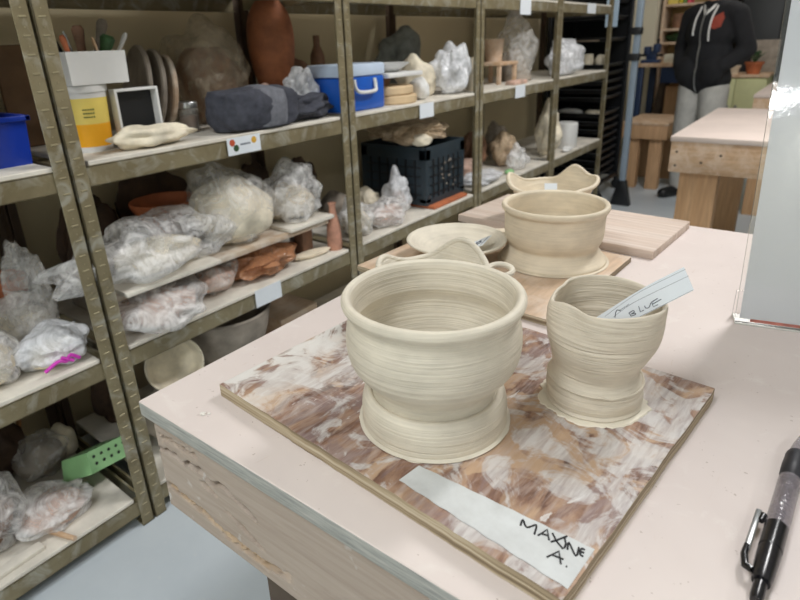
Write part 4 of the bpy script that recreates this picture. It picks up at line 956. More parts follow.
lobj('terracotta_pot', 'terracotta pot at the back, behind the cream clay bag', 'pot', (-1.775, 0.490, C_), spline([(0, 0), (0.04, 0), (0.06, 0.08), (0.066, 0.15), (0.060, 0.152), (0.05, 0.08), (0, 0.02)], 3), M['terracotta'])
lobj('storage_jar', 'large grey brown jar in shadow at the far left of the middle shelf', 'jar', (-1.74, 0.28, C_), spline([(0, 0), (0.07, 0), (0.11, 0.10), (0.11, 0.20), (0.07, 0.27), (0.06, 0.28), (0, 0.27)], 3), M['clay_brown'])
bm = NB(); box(bm, -0.006, 0.006, -0.09, 0.09, 0, 0.36, 0.002); tag(obj('leaning_board', bm, M['clay_brown'], loc=(-1.845, 0.41, C_)), 'brown board leaning on the wall behind the middle shelf, far left', 'board')
for k, (x, y, z, sz, m, lab) in enumerate((  # dark brown clutter added along the shelf backs to make them darker
    (-1.835, 1.02, 'C', (0.07, 0.30, 0.40), 'umber', 'added wide dark brown bundle on the wall behind the terracotta bowl'),
    (-1.79, 0.78, 'C', (0.12, 0.22, 0.34), 'umber', 'added dark brown bundle behind the big clear bag, touching the wall'),
    (-1.81, 1.22, 'C', (0.10, 0.26, 0.10), 'umber', 'added low dark bundle under the plank by the wall'),
    (-1.80, 1.45, 'C', (0.11, 0.14, 0.33), 'umber', 'added dark brown jar-like bundle by the wall at the far plank end'),
    (-1.78, 0.10, 'C', (0.16, 0.24, 0.36), 'umber', 'added dark brown bundle by the wall at the left picture edge'),
    (-1.80, 1.70, 'C', (0.10, 0.18, 0.30), 'umber', 'added dark bundle behind the clear scrap bag'),
    (-1.79, 2.75, 'C', (0.12, 0.26, 0.28), 'umber', 'added tall dark brown bundle behind the wrapped slab'),
    (-1.78, 0.30, 'D', (0.16, 0.26, 0.30), 'umber', 'added dark brown bundle behind the open bag, bottom shelf'),
    (-1.78, 0.72, 'D', (0.12, 0.12, 0.32), 'umber', 'added tall dark bundle behind the tipped pale bowl'))):
    lump('added_dark_bundle', lab, 'bundle', (x, y, C_ if z == 'C' else D_), sz, 140+k, plain('umber', (70, 52, 40), 0.8, var=0.3, scale=16, bump=0.3), amp=0.2, ridge=0.2)
# --- under shelf C bay 1 : bottom shelf D seen over the table corner
lobj('white_bowl', 'pale bowl lying on its side on the bottom shelf behind the table corner', 'bowl', (-1.52, 0.81, D_+0.2705), spline([(0, 0), (0.03, 0), (0.07, 0.03), (0.085, 0.08), (0.08, 0.082), (0.06, 0.035), (0, 0.012)], 3), M['clay_white'], rot=(0, math.radians(70), -0.4))
lump('clay_block', 'grey clay block under the tipped pale bowl on the bottom shelf', 'clay', (-1.53, 0.80, D_), (0.20, 0.22, 0.195), 97, M['clay_grey'])
lobj('mixing_bowl', 'large dark grey bowl on the bottom shelf behind the table edge', 'bowl', (-1.54, 1.04, D_+0.1505), spline([(0, 0), (0.07, 0), (0.13, 0.10), (0.155, 0.20), (0.158, 0.205), (0.150, 0.205), (0.12, 0.10), (0, 0.02)], 3), M['clay_grey'])
rbox('cardboard_box', 'brown box on the bottom shelf under the large grey bowl', 'box', (-1.56, 1.05, D_), (0.24, 0.24, 0.15), M['bat_tan'], 0.003)
rbox('cardboard_box', 'brown cardboard box at the back of the bottom shelf, beyond the large bowl', 'box', (-1.68, 1.39, D_), (0.26, 0.20, 0.20), M['bat_tan'], 0.003)
# --- bay 0, shelf D
bagged('clear open bag of brown clay at the lower left, bottom shelf', 'brown clay in the open bag at the lower left', (-1.56, 0.235, D_), (0.22, 0.20, 0.20), 101, M['film'], M['clay_brown'], 'lump', ridge=0.35, tail=((0.3, 0.2, 1), 0.3), fill=0.8)
bagged('grey bag behind the lumpy bag on the bottom shelf', 'grey clay in the bag behind the lumpy one', (-1.72, 0.45, D_), (0.14, 0.15, 0.13), 103, M['film_clear'], M['clay_grey'], 'lump', ridge=0.3, fill=0.88)
bagged('flat lumpy clear bag of pink scraps left of the green basket', 'pink scraps in the flat lumpy bag by the green basket', (-1.50, 0.385, D_), (0.17, 0.19, 0.085), 105, M['film'], M['clay_pink'], 'lump', ridge=0.3, amp=0.3, fill=0.85)
t = thing('plastic_basket', 'green perforated plastic basket on the bottom shelf', 'basket', (-1.565, 0.545, D_+0.095), (0.25, PI-0.45, 0.35))
bm = NB(); openbox(bm, 0.13, 0.15, 0.060, 0.003, taper=0.12); nf_ = len(bm.faces)
for k in range(5):
    for j in range(4):
        bmesh.ops.create_circle(bm, cap_ends=True, radius=0.0048, segments=12, matrix=Matrix.Translation((-0.040+0.027*j, -0.05+0.025*k, -0.0006)))
    for j in range(2):
        bmesh.ops.create_circle(bm, cap_ends=True, radius=0.0048, segments=12, matrix=Matrix.Translation((0.0605+0.003*j, -0.05+0.025*k, 0.018+0.02*j)) @ Matrix.Rotation(PI/2-0.14, 4, 'Y'))
        bmesh.ops.create_circle(bm, cap_ends=True, radius=0.0048, segments=12, matrix=Matrix.Translation((-0.0605-0.003*j, -0.05+0.025*k, 0.018+0.02*j)) @ Matrix.Rotation(PI/2+0.14, 4, 'Y'))
bm.faces.ensure_lookup_table()
for f in bm.faces[nf_:]: f.material_index = 1
obj('basket_body', bm, [M['green_pl'], M['black_pl']], t, smooth=False)
lump('clay_lump', 'white clay lump behind the green basket', 'clay', (-1.75, 0.53, D_), (0.10, 0.07, 0.11), 107, M['clay_white'])
for k, (p, d, lab) in enumerate((((-1.47, 0.345, D_+0.007), (0.10, 0.035, 0.0), 'short tan stick in front of the flat lumpy bag'), ((-1.80, 0.36, D_+0.008), (0.02, -0.06, 0.24), 'yellow wooden stick standing behind the open bag'), ((-1.80, 0.42, D_+0.008), (0.02, 0.03, 0.22), 'brown wooden stick standing behind the grey bag'))):
    bm = NB(); tube(bm, [(0, 0, 0), tuple(0.5*q for q in d), d], 0.0065, 10); tag(obj('wooden_stick', bm, M['pine_h'] if k != 2 else M['pine_dark'], loc=p), lab, 'stick', None)
rbox('white_board', 'long white strip of board along the front of the bottom shelf', 'board', (-1.415, 0.20, D_), (0.03, 0.24, 0.012), M['deck'], 0.002, rz=0.05)
lump('clay_lump', 'white lump at the lower left picture edge', 'clay', (-1.46, 0.09, D_), (0.10, 0.16, 0.08), 109, M['white_pl'])
# top shelf items barely in view from here
rbox('storage_carton', 'brown carton on the top shelf above the tall brown vase', 'box', (-1.64, 1.15, SH[3]), (0.30, 0.45, 0.22), M['bat_tan'], 0.003)
# ---------------------------------------------------------------- black tray cart past the racks
cart = thing('tray_cart', 'tall dark tray cart beyond the racks, left of the blue-grey post', 'cart', (-1.60, 4.90, 0))
CX0, CX1, CY0, CY1 = -0.33, 0.16, -0.28, 0.28
for (x, y) in ((CX1-0.03, CY0), (CX0, CY0), (CX0, CY1-0.03), (CX1-0.03, CY1-0.03)):
    bm = NB(); box(bm, x, x+0.03, y, y+0.03, 0.11, 1.95, 0.004); obj('post', bm, M['black_pl'], cart)
for z in (0.12, 1.92):
    bm = NB()
    for a in ((CX0, CX1, CY0+0.002, CY0+0.026), (CX0, CX1, CY1-0.026, CY1-0.002), (CX0+.002, CX0+0.026, CY0, CY1), (CX1-0.026, CX1-0.002, CY0, CY1)): box(bm, *a, z, z+0.03, 0.002)
    obj('frame_ring', bm, M['black_pl'], cart)
for x in (CX0+0.015, CX1-0.015):
    for y in (CY0+0.015, CY1-0.015):
        bm = NB(); lathe(bm, [(0, -0.016), (0.038, -0.016), (0.045, -0.008), (0.045, 0.008), (0.038, 0.016), (0, 0.016)], 28)
        bmesh.ops.rotate(bm, verts=bm.verts, cent=(0,0,0), matrix=Matrix.Rotation(PI/2, 3, 'X')); bmesh.ops.translate(bm, verts=bm.verts, vec=(0.012, 0, 0.045))
        box(bm, -0.012, 0.022, -0.022, 0.022, 0.085, 0.118, 0.004); box(bm, -0.008, 0.02, -0.021, -0.017, 0.03, 0.1, 0.001); box(bm, -0.008, 0.02, 0.017, 0.021, 0.03, 0.1, 0.001)
        obj('caster', bm, M['black_pl'], cart, (x, y, 0))
bm = NB(); box(bm, CX0, CX0+0.004, CY0+0.03, CY1-0.03, 0.15, 1.92); box(bm, CX0, CX1-0.03, CY1-0.005, CY1-0.001, 0.15, 1.92); obj('back_panel', bm, M['black_pl'], cart, smooth=False)
trayz = [0.18+0.062*k for k in range(9)]+[0.80+0.062*k for k in range(5)]+[1.24, 1.40, 1.52, 1.64, 1.76]
names = {}
bm = NB(); openbox(bm, 0.42, 0.50, 0.026, 0.004, taper=0.04)
for a in ((-.216, .216, -.262, -.246), (-.216, .216, .246, .262), (-.216, -.202, -.262, .262), (.202, .216, -.262, .262)): box(bm, *a, 0.022, 0.027, 0.001, mi=1)
me_t = obj('serving_tray', bm, [M['black_pl'], plain('worn_grey_lip', (70, 72, 74), 0.4, var=0.1)], loc=(-1.685, 4.90, trayz[0]), smooth=False)
tag(me_t, 'black plastic tray slid into the tall dark tray cart', 'tray', 'black trays in the tray cart')
for z in trayz[1:]:
    c = me_t.copy(); COL.objects.link(c); c.location.z = z
for z in trayz:
    for (y0, y1) in ((CY0+0.006, CY0+0.024), (CY1-0.024, CY1-0.006)): bm = NB(); box(bm, CX0+0.03, CX1-0.031, y0, y1, z-0.005, z-0.0005); obj('tray_runner', bm, M['black_pl'], cart, smooth=False)
def small(label, name, cat, x, y, z, kind, s, m):
    if kind == 'l': return lump(name, label, cat, (x, y, z), s, int(abs(x*100+y*10+z*7)), m, sub=3)
    return lobj(name, label, cat, (x, y, z), [(0, 0), (s[0]/2*0.8, 0), (s[0]/2, s[2]*0.5), (s[0]/2*0.8, s[2]), (s[0]/2*0.65, s[2]), (s[0]/2*0.8, s[2]*0.5), (0, s[2]*0.1)], m, 24)
zt_ = lambda k: trayz[k]+0.0045
small('white pot on the cart tray seen between the far rack shelves', 'small_pot', 'pot', -1.62, 4.70, zt_(13), 'p', (0.09, 0.09, 0.10), M['clay_white'])
small('cream figurine-like pot near the cart\'s front post', 'small_pot', 'pot', -1.52, 4.70, zt_(13), 'l', (0.09, 0.07, 0.10), M['clay_white'])
small('white clay pieces on a middle tray of the cart, left of the rack end', 'clay_piece', 'clay', -1.74, 4.73, zt_(8)+0.0, 'l', (0.20, 0.08, 0.055), M['white_pl'])
small('cream clay pieces on a middle tray of the cart, near the front post', 'clay_piece', 'clay', -1.56, 4.73, zt_(8)+0.0, 'l', (0.13, 0.08, 0.05), M['clay_white'])
small('small white piece on a lower tray of the cart', 'clay_piece', 'clay', -1.55, 4.73, zt_(4), 'l', (0.10, 0.07, 0.045), M['clay_white'])
small('tiny brown piece on a lower tray of the cart', 'clay_piece', 'clay', -1.66, 4.73, zt_(4), 'l', (0.05, 0.05, 0.035), M['clay_brown'])
small('grey folded sheet high on the cart', 'folded_sheet', 'sheet', -1.66, 4.76, zt_(15), 'l', (0.13, 0.05, 0.10), M['clay_grey'])
rbox('wood_strip', 'tan wooden strip across a cart tray, level with the upper shelf', 'board', (-1.68, 4.68, zt_(14)), (0.30, 0.05, 0.022), M['bat_tan'], 0.003)
bm = NB(); box(bm, -0.045, 0.045, -0.003, 0.003, -0.26, 0, 0.002, seg=1)
bmesh.ops.bevel(bm, geom=[e for e in bm.edges if abs(e.verts[0].co.y-e.verts[1].co.y) > 0.004], offset=0.015, segments=3, affect='EDGES')
tag(obj('clip_sheet', bm, plain('pale_blue_vinyl', (176, 200, 222), 0.5, var=0.04), loc=(-1.44, 4.6165, 1.60)), 'pale blue vinyl sleeve hanging between the tray cart and the blue-grey post', 'sleeve')
sp = thing('steel_post', 'tall blue-grey steel post with a black foot, right of the tray cart', 'post', (-1.250, 4.640, 0))
bm = NB(); box(bm, -0.022, 0.022, -0.02, 0.02, 0.06, 2.95, 0.004); obj('post_body', bm, M['pole'], sp)
bm = NB(); vs = box(bm, -0.075, 0.075, -0.03, 0.03, 0.0, 0.20, 0.006)
for v in vs:
    if v.co.z > 0.1: v.co.x *= 0.40
obj('foot', bm, M['black_pl'], sp)
for z in (1.10, 1.28): bm = NB(); box(bm, -0.05, 0.03, -0.035, 0.025, z, z+0.05, 0.006); obj('clamp', bm, M['black_pl'], sp)
# ---------------------------------------------------------------- other work benches
def bench(label, x0, x1, y0, y1, top, ap, legw, topm, apm, legm, th=0.022, legd=0.089, nail=True, cat='table', name='work_bench'):
    t = thing(name, label, cat, (x0, y0, 0))
    W, D = x1-x0, y1-y0
    bm = NB(); box(bm, 0, W, 0, D, top-th, top, 0.002); obj('bench_top', bm, topm, t)
    bm = NB(); box(bm, 0.004, W-0.004, 0.006, 0.044, top-th-ap, top-th-0.0005, 0.002); a = obj('front_apron', bm, apm, t)
    bm = NB(); box(bm, 0.004, W-0.004, D-0.044, D-0.006, top-th-ap, top-th-0.0005, 0.002); obj('rear_apron', bm, apm, t)
    for xx in (0.004, W-0.042):
        bm = NB(); box(bm, xx, xx+0.038, 0.046, D-0.046, top-th-ap, top-th-0.0005, 0.002); obj('side_apron', bm, apm, t)
    for xx in (0.046, W-0.046-legw):
        for yy in (0.046, D-0.046-legd):
            bm = NB(); box(bm, xx, xx+legw, yy, yy+legd, 0, top-th-0.0005, 0.003); obj('leg', bm, legm, t)
    if nail:
        bm = NB()
        for (x, z) in ((0.03, 0.045), (0.03, 0.105), (0.20, 0.050), (0.13, 0.085)):
            bmesh.ops.create_circle(bm, cap_ends=True, radius=0.0055, segments=12, matrix=Matrix.Translation((x, 0.0055, top-th-z)) @ Matrix.Rotation(PI/2, 4, 'X'))
        obj('screw_heads', bm, M['leg_dark'], a, smooth=False)
    return t
M['pine_leg'] = wood_mat('bench_leg_pine', (196, 154, 112), (214, 174, 134), (30, 30, 2.2))
bench('pink-topped pine work bench standing behind the near table', -0.553, 1.90, 2.729, 3.884, TZ, 0.135, 0.150, M['far_top'], M['pine_h'], M['pine_leg'])
bench('pink-topped bench farthest right, beyond the person', -0.475, 1.90, 4.75, 5.95, TZ, 0.15, 0.10, M['far_top'], M['pine_h'], M['pine_leg'], nail=False)
bench('low pale wooden bench beside the tray cart', -1.46, -1.085, 5.214, 5.86, 0.575, 0.115, 0.10, M['pine_h'], M['pine_leg'], M['pine_leg'], nail=False, name='low_bench', cat='bench')
lobj('plastic_pail', 'cream plastic pail on the floor beside the low pale bench', 'pail', (-0.985, 5.62, 0), [(0, 0), (0.10, 0), (0.125, 0.26), (0.13, 0.265), (0.12, 0.265), (0.095, 0.01), (0, 0.01)], plain('cream_pl', (222, 214, 188), 0.5, var=0.05), 40)
# blue legged desk with a vice
dk = thing('metal_desk', 'pale topped desk with dark blue steel legs, behind the person', 'desk', (-1.62, 6.0, 0))
bm = NB(); box(bm, 0, 0.70, 0, 0.60, 0.985, 1.02, 0.003); obj('desk_top', bm, M['pine_h'], dk)
bm = NB(); box(bm, 0.24, 0.68, 0.02, 0.05, 0.84, 0.984, 0.003); obj('drawer_front', bm, M['blue_steel'], dk)
for x in (0.02, 0.62):
    for y in (0.03, 0.50): bm = NB(); box(bm, x, x+0.06, y, y+0.06, 0, 0.984, 0.003); obj('leg', bm, M['blue_steel'], dk)
bm = NB(); tube(bm, [(0.24, 0.30, 0.95), (0.12, 0.30, 0.05)], 0.05, 10); obj('brace', bm, M['leg_dark'], dk)
vc = thing('bench_vice', 'dark blue bench vice on the pale desk', 'vice', (-1.50, 6.10, 1.02))
bm = NB(); box(bm, -0.08, 0.08, -0.06, 0.06, 0, 0.03, 0.006); box(bm, -0.04, 0.05, -0.04, 0.04, 0.03, 0.11, 0.01); box(bm, -0.06, -0.01, -0.055, 0.055, 0.08, 0.15, 0.008); box(bm, 0.02, 0.07, -0.055, 0.055, 0.09, 0.17, 0.008); obj('vice_body', bm, M['blue_steel'], vc)
bm = NB(); tube(bm, [(0.05, 0, 0.16), (0.05, 0, 0.215)], 0.012, 10); tube(bm, [(-0.14, 0, 0.07), (0.1, 0, 0.07)], 0.012, 10); obj('screw_handle', bm, M['black_pl'], vc)
rbox('brown_carton', 'brown carton standing under the pale desk', 'box', (-1.19, 6.35, 0), (0.34, 0.3, 0.80), M['pine_leg'], 0.004)
rbox('white_container', 'flat pale container on the pale desk beside the vice', 'container', (-1.22, 6.10, 1.02), (0.30, 0.16, 0.075), M['wall_pale'], 0.006)
bm = NB(); box(bm, -1.96, -1.62, 6.62, 7.6, 0, 2.95); struct('trim_1', bm, M['wall_pale'])
# wooden shelf unit on the back wall
su = thing('shelf_unit', 'tan wooden shelf unit behind the person\'s shoulder', 'shelving', (-1.565, 6.70, 0))
for z in (1.02, 1.17, 1.30, 1.53, 1.86): bm = NB(); box(bm, 0, 0.44, 0, 0.30, z, z+0.025, 0.002); obj('shelf_board', bm, M['bat_tan'], su)
for x in (-0.025, 0.44): bm = NB(); box(bm, x, x+0.025, 0, 0.30, 0, 1.90, 0.002); obj('side_panel', bm, M['bat_tan'], su)
bm = NB(); box(bm, -0.025, 0.465, 0.30, 0.31, 0.0, 1.90, 0.001); obj('back_panel', bm, plain('ochre_panel', (196, 172, 120), 0.8, var=0.06), su)
for k, (x, w, h, c, lab) in enumerate(((-1.555, 0.10, 0.20, (232, 214, 110), 'pale yellow book on the tan shelf unit'), (-1.45, 0.035, 0.22, (216, 200, 60), 'bright yellow book on the tan shelf unit'), (-1.41, 0.03, 0.21, (120, 160, 90), 'green book on the tan shelf unit'), (-1.375, 0.035, 0.22, (220, 90, 110), 'pink-red book on the tan shelf unit'))):
    t = thing('book', lab, 'book', (x, 6.74, 1.5551))
    bm = NB(); box(bm, 0, w-0.004, 0.0, 0.16, 0, h, 0.002); obj('cover', bm, plain('book_%d_cover' % k, c, 0.6, var=0.05), t, smooth=False)
    bm = NB(); box(bm, 0.003, w-0.007, 0.001, 0.161, 0.003, h+0.0005); obj('pages', bm, M['paper'], t, smooth=False)
bm = NB(); blob(bm, (0, 0, 0), (0.16, 0.34, 0.085), 121, 0.3, 0.4, 2.4, 4); tag(obj('green_cloth', bm, M['leaf'], loc=(-1.36, 6.83, 1.1951), rot=(0, 0, PI/2)), 'dark green cloth heap on the tan shelf unit', 'cloth')
small('white pot on the tan shelf unit', 'small_pot', 'pot', -1.28, 6.80, 1.3251, 'p', (0.12, 0.12, 0.10), M['clay_white'])
small('brown pot left on the tan shelf unit', 'small_pot', 'pot', -1.45, 6.80, 1.3251, 'p', (0.12, 0.12, 0.14), M['clay_brown'])
# pale green cabinet with plants
cb = thing('low_cabinet', 'pale yellow-green cabinet with potted plants on it, right of the person', 'cabinet', (-1.06, 6.45, 0))
bm = NB(); box(bm, 0, 0.50, 0.02, 0.50, 0.05, 0.86, 0.003); obj('cabinet_body', bm, plain('pale_green_paint', (206, 208, 158), 0.6, var=0.04), cb)
bm = NB(); box(bm, -0.01, 0.51, 0, 0.51, 0.86, 0.885, 0.003); obj('cabinet_top', bm, M['pine_h'], cb)
for x in (0.004, 0.252): bm = NB(); box(bm, x, x+0.244, 0.0, 0.019, 0.06, 0.85, 0.003); d = obj('door', bm, MATS['pale_green_paint'], cb); bm = NB(); lathe(bm, [(0, -0.02), (0.012, -0.018), (0.012, -0.006), (0.006, 0)], 16); bmesh.ops.rotate(bm, verts=bm.verts, cent=(0,0,0), matrix=Matrix.Rotation(-PI/2, 3, 'X')); bmesh.ops.translate(bm, verts=bm.verts, vec=(x+(0.21 if x < 0.1 else 0.03), -0.02+0.02, 0.6)); obj('knob', bm, M['steel'], d)
def plant(label, loc, pr, ph, pm, seed, hgt, n=34):
    t = thing('potted_plant', label, 'plant', loc)
    bm = NB(); lathe(bm, [(0, 0), (pr*0.7, 0), (pr*0.95, ph*0.8), (pr*1.06, ph*0.8), (pr*1.08, ph), (pr*0.95, ph), (pr*0.9, ph*0.85), (0, ph*0.85)], 28); obj('plant_pot', bm, pm, t)
    rnd = random.Random(seed); bm = NB()
    for k in range(n):
        a = rnd.uniform(0, 2*PI); l = hgt*rnd.uniform(0.5, 1.0); o_ = rnd.uniform(0.25, 0.9)*hgt*0.9; b0 = Vector((0, 0, ph*0.85)); tip = Vector((math.cos(a)*o_, math.sin(a)*o_, ph*0.85+l)); mid = b0.lerp(tip, 0.55)+Vector((0, 0, 0.02))
        tube(bm, [b0, mid, tip], [0.0015, 0.0015, 0.001], 5); s = Vector((-math.sin(a), math.cos(a), 0))*rnd.uniform(0.012, 0.022); d = (tip-mid)
        v = [bm.verts.new(p) for p in (mid, mid+d*0.5+s, tip, mid+d*0.5-s, mid+d*0.5+Vector((0, 0, 0.004)))]
        bm.faces.new((v[0], v[1], v[4])); bm.faces.new((v[1], v[2], v[4])); bm.faces.new((v[2], v[3], v[4])); bm.faces.new((v[3], v[0], v[4]))
    bmesh.ops.recalc_face_normals(bm, faces=bm.faces)
    obj('foliage', bm, M['leaf'], t, smooth=False)
plant('green plant in a terracotta pot on the pale green cabinet', (-0.70, 6.62, 0.885), 0.075, 0.11, M['terracotta'], 5, 0.12)
plant('green plant in a small pale pot nearest the person, on the green cabinet', (-0.86, 6.60, 0.885), 0.055, 0.08, M['clay_tan'], 9, 0.16)
# dark window area with boards to the right
bm = NB(); box(bm, -1.06, 0.9, 7.56, 7.6, 1.05, 2.3); t = NT('night_window_glass'); t.base(lin((22, 26, 32))); t.rough(0.08); struct('window_1', bm, t.m)
bm = NB()
for a in ((-1.10, -1.05, 1.0, 2.35), (0.88, 0.93, 1.0, 2.35), (-0.13, -0.09, 1.05, 2.3)): box(bm, a[0], a[1], 7.53, 7.6, a[2], a[3])
box(bm, -1.10, 0.93, 7.53, 7.6, 1.0, 1.05); box(bm, -1.10, 0.93, 7.53, 7.6, 2.3, 2.35); struct('window_frame_1', bm, M['leg_dark'])
dc = thing('dark_cupboard', 'tall dark cupboard behind the potted plants', 'cupboard', (-0.93, 7.05, 0))
bm = NB(); box(bm, 0, 0.70, 0.02, 0.42, 0, 1.95, 0.004); obj('cupboard_body', bm, plain('dark_slate_paint', (40, 44, 48), 0.5, var=0.1), dc)
for x in (0.004, 0.352): bm = NB(); box(bm, x, x+0.344, 0, 0.019, 0.03, 1.93, 0.003); obj('door', bm, MATS['dark_slate_paint'], dc)
bm = NB(); box(bm, -0.11, 0.11, -0.006, 0.006, 0, 0.30, 0.002); tag(obj('grey_panel', bm, M['clay_grey'], loc=(-0.655, 6.90, 0.8852), rot=(math.radians(-6), 0, 0)), 'grey-white flat panel leaning behind the terracotta potted plant', 'panel')
bm = NB(); box(bm, -0.03, 0.03, -0.006, 0.006, 0, 0.32, 0.002); tag(obj('pale_strip', bm, M['wall_pale'], loc=(-0.52+0.0, 6.93, 0.8852-0.8852), rot=(0, 0, 0)), 'narrow pale strip standing right of the grey panel', 'panel')
bm = NB(); blob(bm, (0, 0, 0), (0.16, 0.12, 0.10), 131, 0.2, 0.1, 2, 3); tag(obj('orange_bundle', bm, M['orange'], loc=(-0.63, 7.22, 1.9501)), 'orange bundle on top of the dark cupboard', 'bundle')

# ---------------------------------------------------------------- person
def capsule(bm, p0, p1, r0, r1, n=20, sq=(1, 1)):
    p0, p1 = Vector(p0), Vector(p1); d = (p1-p0); L = d.length; z = d.normalized()
    q = z.to_track_quat('Z', 'Y').to_matrix().to_4x4()
    prof = [(0, -r0)] + [(r0*math.sin(a), -r0*math.cos(a)) for a in (0.4, 0.8, 1.2, PI/2)] + [(r1*math.sin(a), L+r1*math.cos(a)) for a in (PI/2, 1.2, 0.8, 0.4)] + [(0, L+r1)]
    rings = lathe(bm, prof, n); vs = [v for r in rings for v in r]
    if sq != (1, 1): bmesh.ops.scale(bm, verts=vs, vec=(sq[0], sq[1], 1))
    bmesh.ops.transform(bm, matrix=Matrix.Translation(p0) @ q, verts=vs)
def ell(bm, c, s, rot=None):
    r = bmesh.ops.create_icosphere(bm, subdivisions=3, radius=1.0); vs = r['verts']
    bmesh.ops.scale(bm, verts=vs, vec=s)
    if rot: bmesh.ops.rotate(bm, verts=vs, cent=(0,0,0), matrix=rot)
    bmesh.ops.translate(bm, verts=vs, vec=c)
def fused(name, bm, m, parent, voxel=0.009, smooth=6):
    """one continuous skin out of overlapping volumes"""
    me = bpy.data.meshes.new(name); bm.to_mesh(me); bm.free()
    o = bpy.data.objects.new(name+'_src', me); COL.objects.link(o)
    a = o.modifiers.new('r', 'REMESH'); a.mode = 'VOXEL'; a.voxel_size = voxel; a.use_smooth_shade = True
    s = o.modifiers.new('s', 'SMOOTH'); s.factor = 0.5; s.iterations = smooth
    dg = bpy.context.evaluated_depsgraph_get(); ev = o.evaluated_get(dg)
    m2 = bpy.data.meshes.new_from_object(ev); m2.name = name
    bpy.data.objects.remove(o); 
    m2.materials.clear(); m2.materials.append(m)
    for p in m2.polygons: p.use_smooth = True
    n = bpy.data.objects.new(name, m2); COL.objects.link(n)
    if parent: n.parent = parent
    return n
# local frame: faces -y, standing at the origin
per = thing('person', 'person in a black zipped hoodie and grey trousers standing with hands in pockets', 'person', (-0.850, 5.10, 0), (0, 0, math.radians(-24)))
skin = plain('skin', (200, 156, 130), 0.55, var=0.05)
bm = NB()
ell(bm, (0, 0.00, 1.665), (0.075, 0.095, 0.115)); ell(bm, (0, -0.03, 1.615), (0.058, 0.068, 0.068)); ell(bm, (0, -0.098, 1.645), (0.013, 0.022, 0.024)); ell(bm, (0, -0.092, 1.675), (0.009, 0.012, 0.03))
for s in (-1, 1): ell(bm, (s*0.076, 0.008, 1.655), (0.010, 0.018, 0.032)); ell(bm, (s*0.03, -0.088, 1.69), (0.022, 0.010, 0.007))
ell(bm, (0, -0.088, 1.600), (0.024, 0.010, 0.008)); ell(bm, (0, -0.075, 1.567), (0.025, 0.02, 0.018))
capsule(bm, (0, 0.012, 1.44), (0, 0.005, 1.60), 0.062, 0.055)
capsule(bm, (-0.13, 0.01, 1.40), (0.13, 0.01, 1.40), 0.062, 0.062); ell(bm, (0, 0.0, 1.27), (0.155, 0.10, 0.17)); ell(bm, (0, 0.0, 1.08), (0.135, 0.092, 0.15)); ell(bm, (0, 0.0, 0.94), (0.155, 0.10, 0.11))
for s in (-1, 1):
    capsule(bm, (s*0.175, 0.01, 1.395), (s*0.255, 0.05, 1.15), 0.052, 0.040); capsule(bm, (s*0.255, 0.05, 1.15), (s*0.160, -0.085, 1.035), 0.040, 0.027)
    ell(bm, (s*0.125, -0.095, 1.005), (0.040, 0.018, 0.040))
    for k in range(4): capsule(bm, (s*0.095, -0.100, 1.030-0.019*k), (s*(0.045+0.004*abs(k-1.5)), -0.104, 1.005-0.019*k), 0.0092, 0.0082, 10)
    capsule(bm, (s*0.110, -0.105, 1.035), (s*0.080, -0.112, 1.062), 0.0105, 0.009, 10)
    capsule(bm, (s*0.085, 0.0, 0.92), (s*0.105, -0.01, 0.50), 0.085, 0.055); capsule(bm, (s*0.105, -0.01, 0.50), (s*0.115, 0.02, 0.09), 0.055, 0.040)
    capsule(bm, (s*0.115, 0.025, 0.050), (s*0.130, -0.130, 0.036), 0.034, 0.030)
fused('body', bm, skin, per, 0.008, 3)
bm = NB(); ell(bm, (0, 0.02, 1.70), (0.082, 0.095, 0.095)); ell(bm, (0, 0.055, 1.64), (0.070, 0.06, 0.07)); hr = fused('hair', bm, plain('dark_hair', (44, 34, 28), 0.7, var=0.2, scale=60), per, 0.009, 3)
black = plain('black_fleece', (26, 27, 31), 0.9, var=0.15, scale=30, bump=0.2)
bm = NB()
capsule(bm, (-0.135, 0.01, 1.405), (0.135, 0.01, 1.405), 0.078, 0.078); ell(bm, (0, 0.0, 1.28), (0.185, 0.128, 0.19)); ell(bm, (0, 0.0, 1.10), (0.178, 0.125, 0.20)); ell(bm, (0, 0.0, 0.98), (0.182, 0.130, 0.13)); capsule(bm, (-0.07, 0, 0.94), (0.07, 0, 0.94), 0.122, 0.122)
for s in (-1, 1):
    capsule(bm, (s*0.180, 0.01, 1.39), (s*0.258, 0.055, 1.15), 0.072, 0.062); capsule(bm, (s*0.258, 0.055, 1.15), (s*0.170, -0.075, 1.04), 0.060, 0.052)
    ell(bm, (s*0.095, -0.088, 1.0), (0.100, 0.060, 0.105))
ell(bm, (0, 0.075, 1.485), (0.105, 0.065, 0.06)); ell(bm, (0, 0.02, 1.47), (0.10, 0.085, 0.04))
hood = fused('hoodie', bm, black, per, 0.010, 4)
trs = plain('light_grey_trousers', (186, 185, 180), 0.85, var=0.08, scale=12, bump=0.3)
bm = NB()
ell(bm, (0, 0.01, 0.92), (0.168, 0.108, 0.10))
for s in (-1, 1):
    capsule(bm, (s*0.088, 0.0, 0.88), (s*0.108, -0.01, 0.50), 0.104, 0.082); capsule(bm, (s*0.108, -0.01, 0.50), (s*0.116, 0.02, 0.10), 0.082, 0.068)
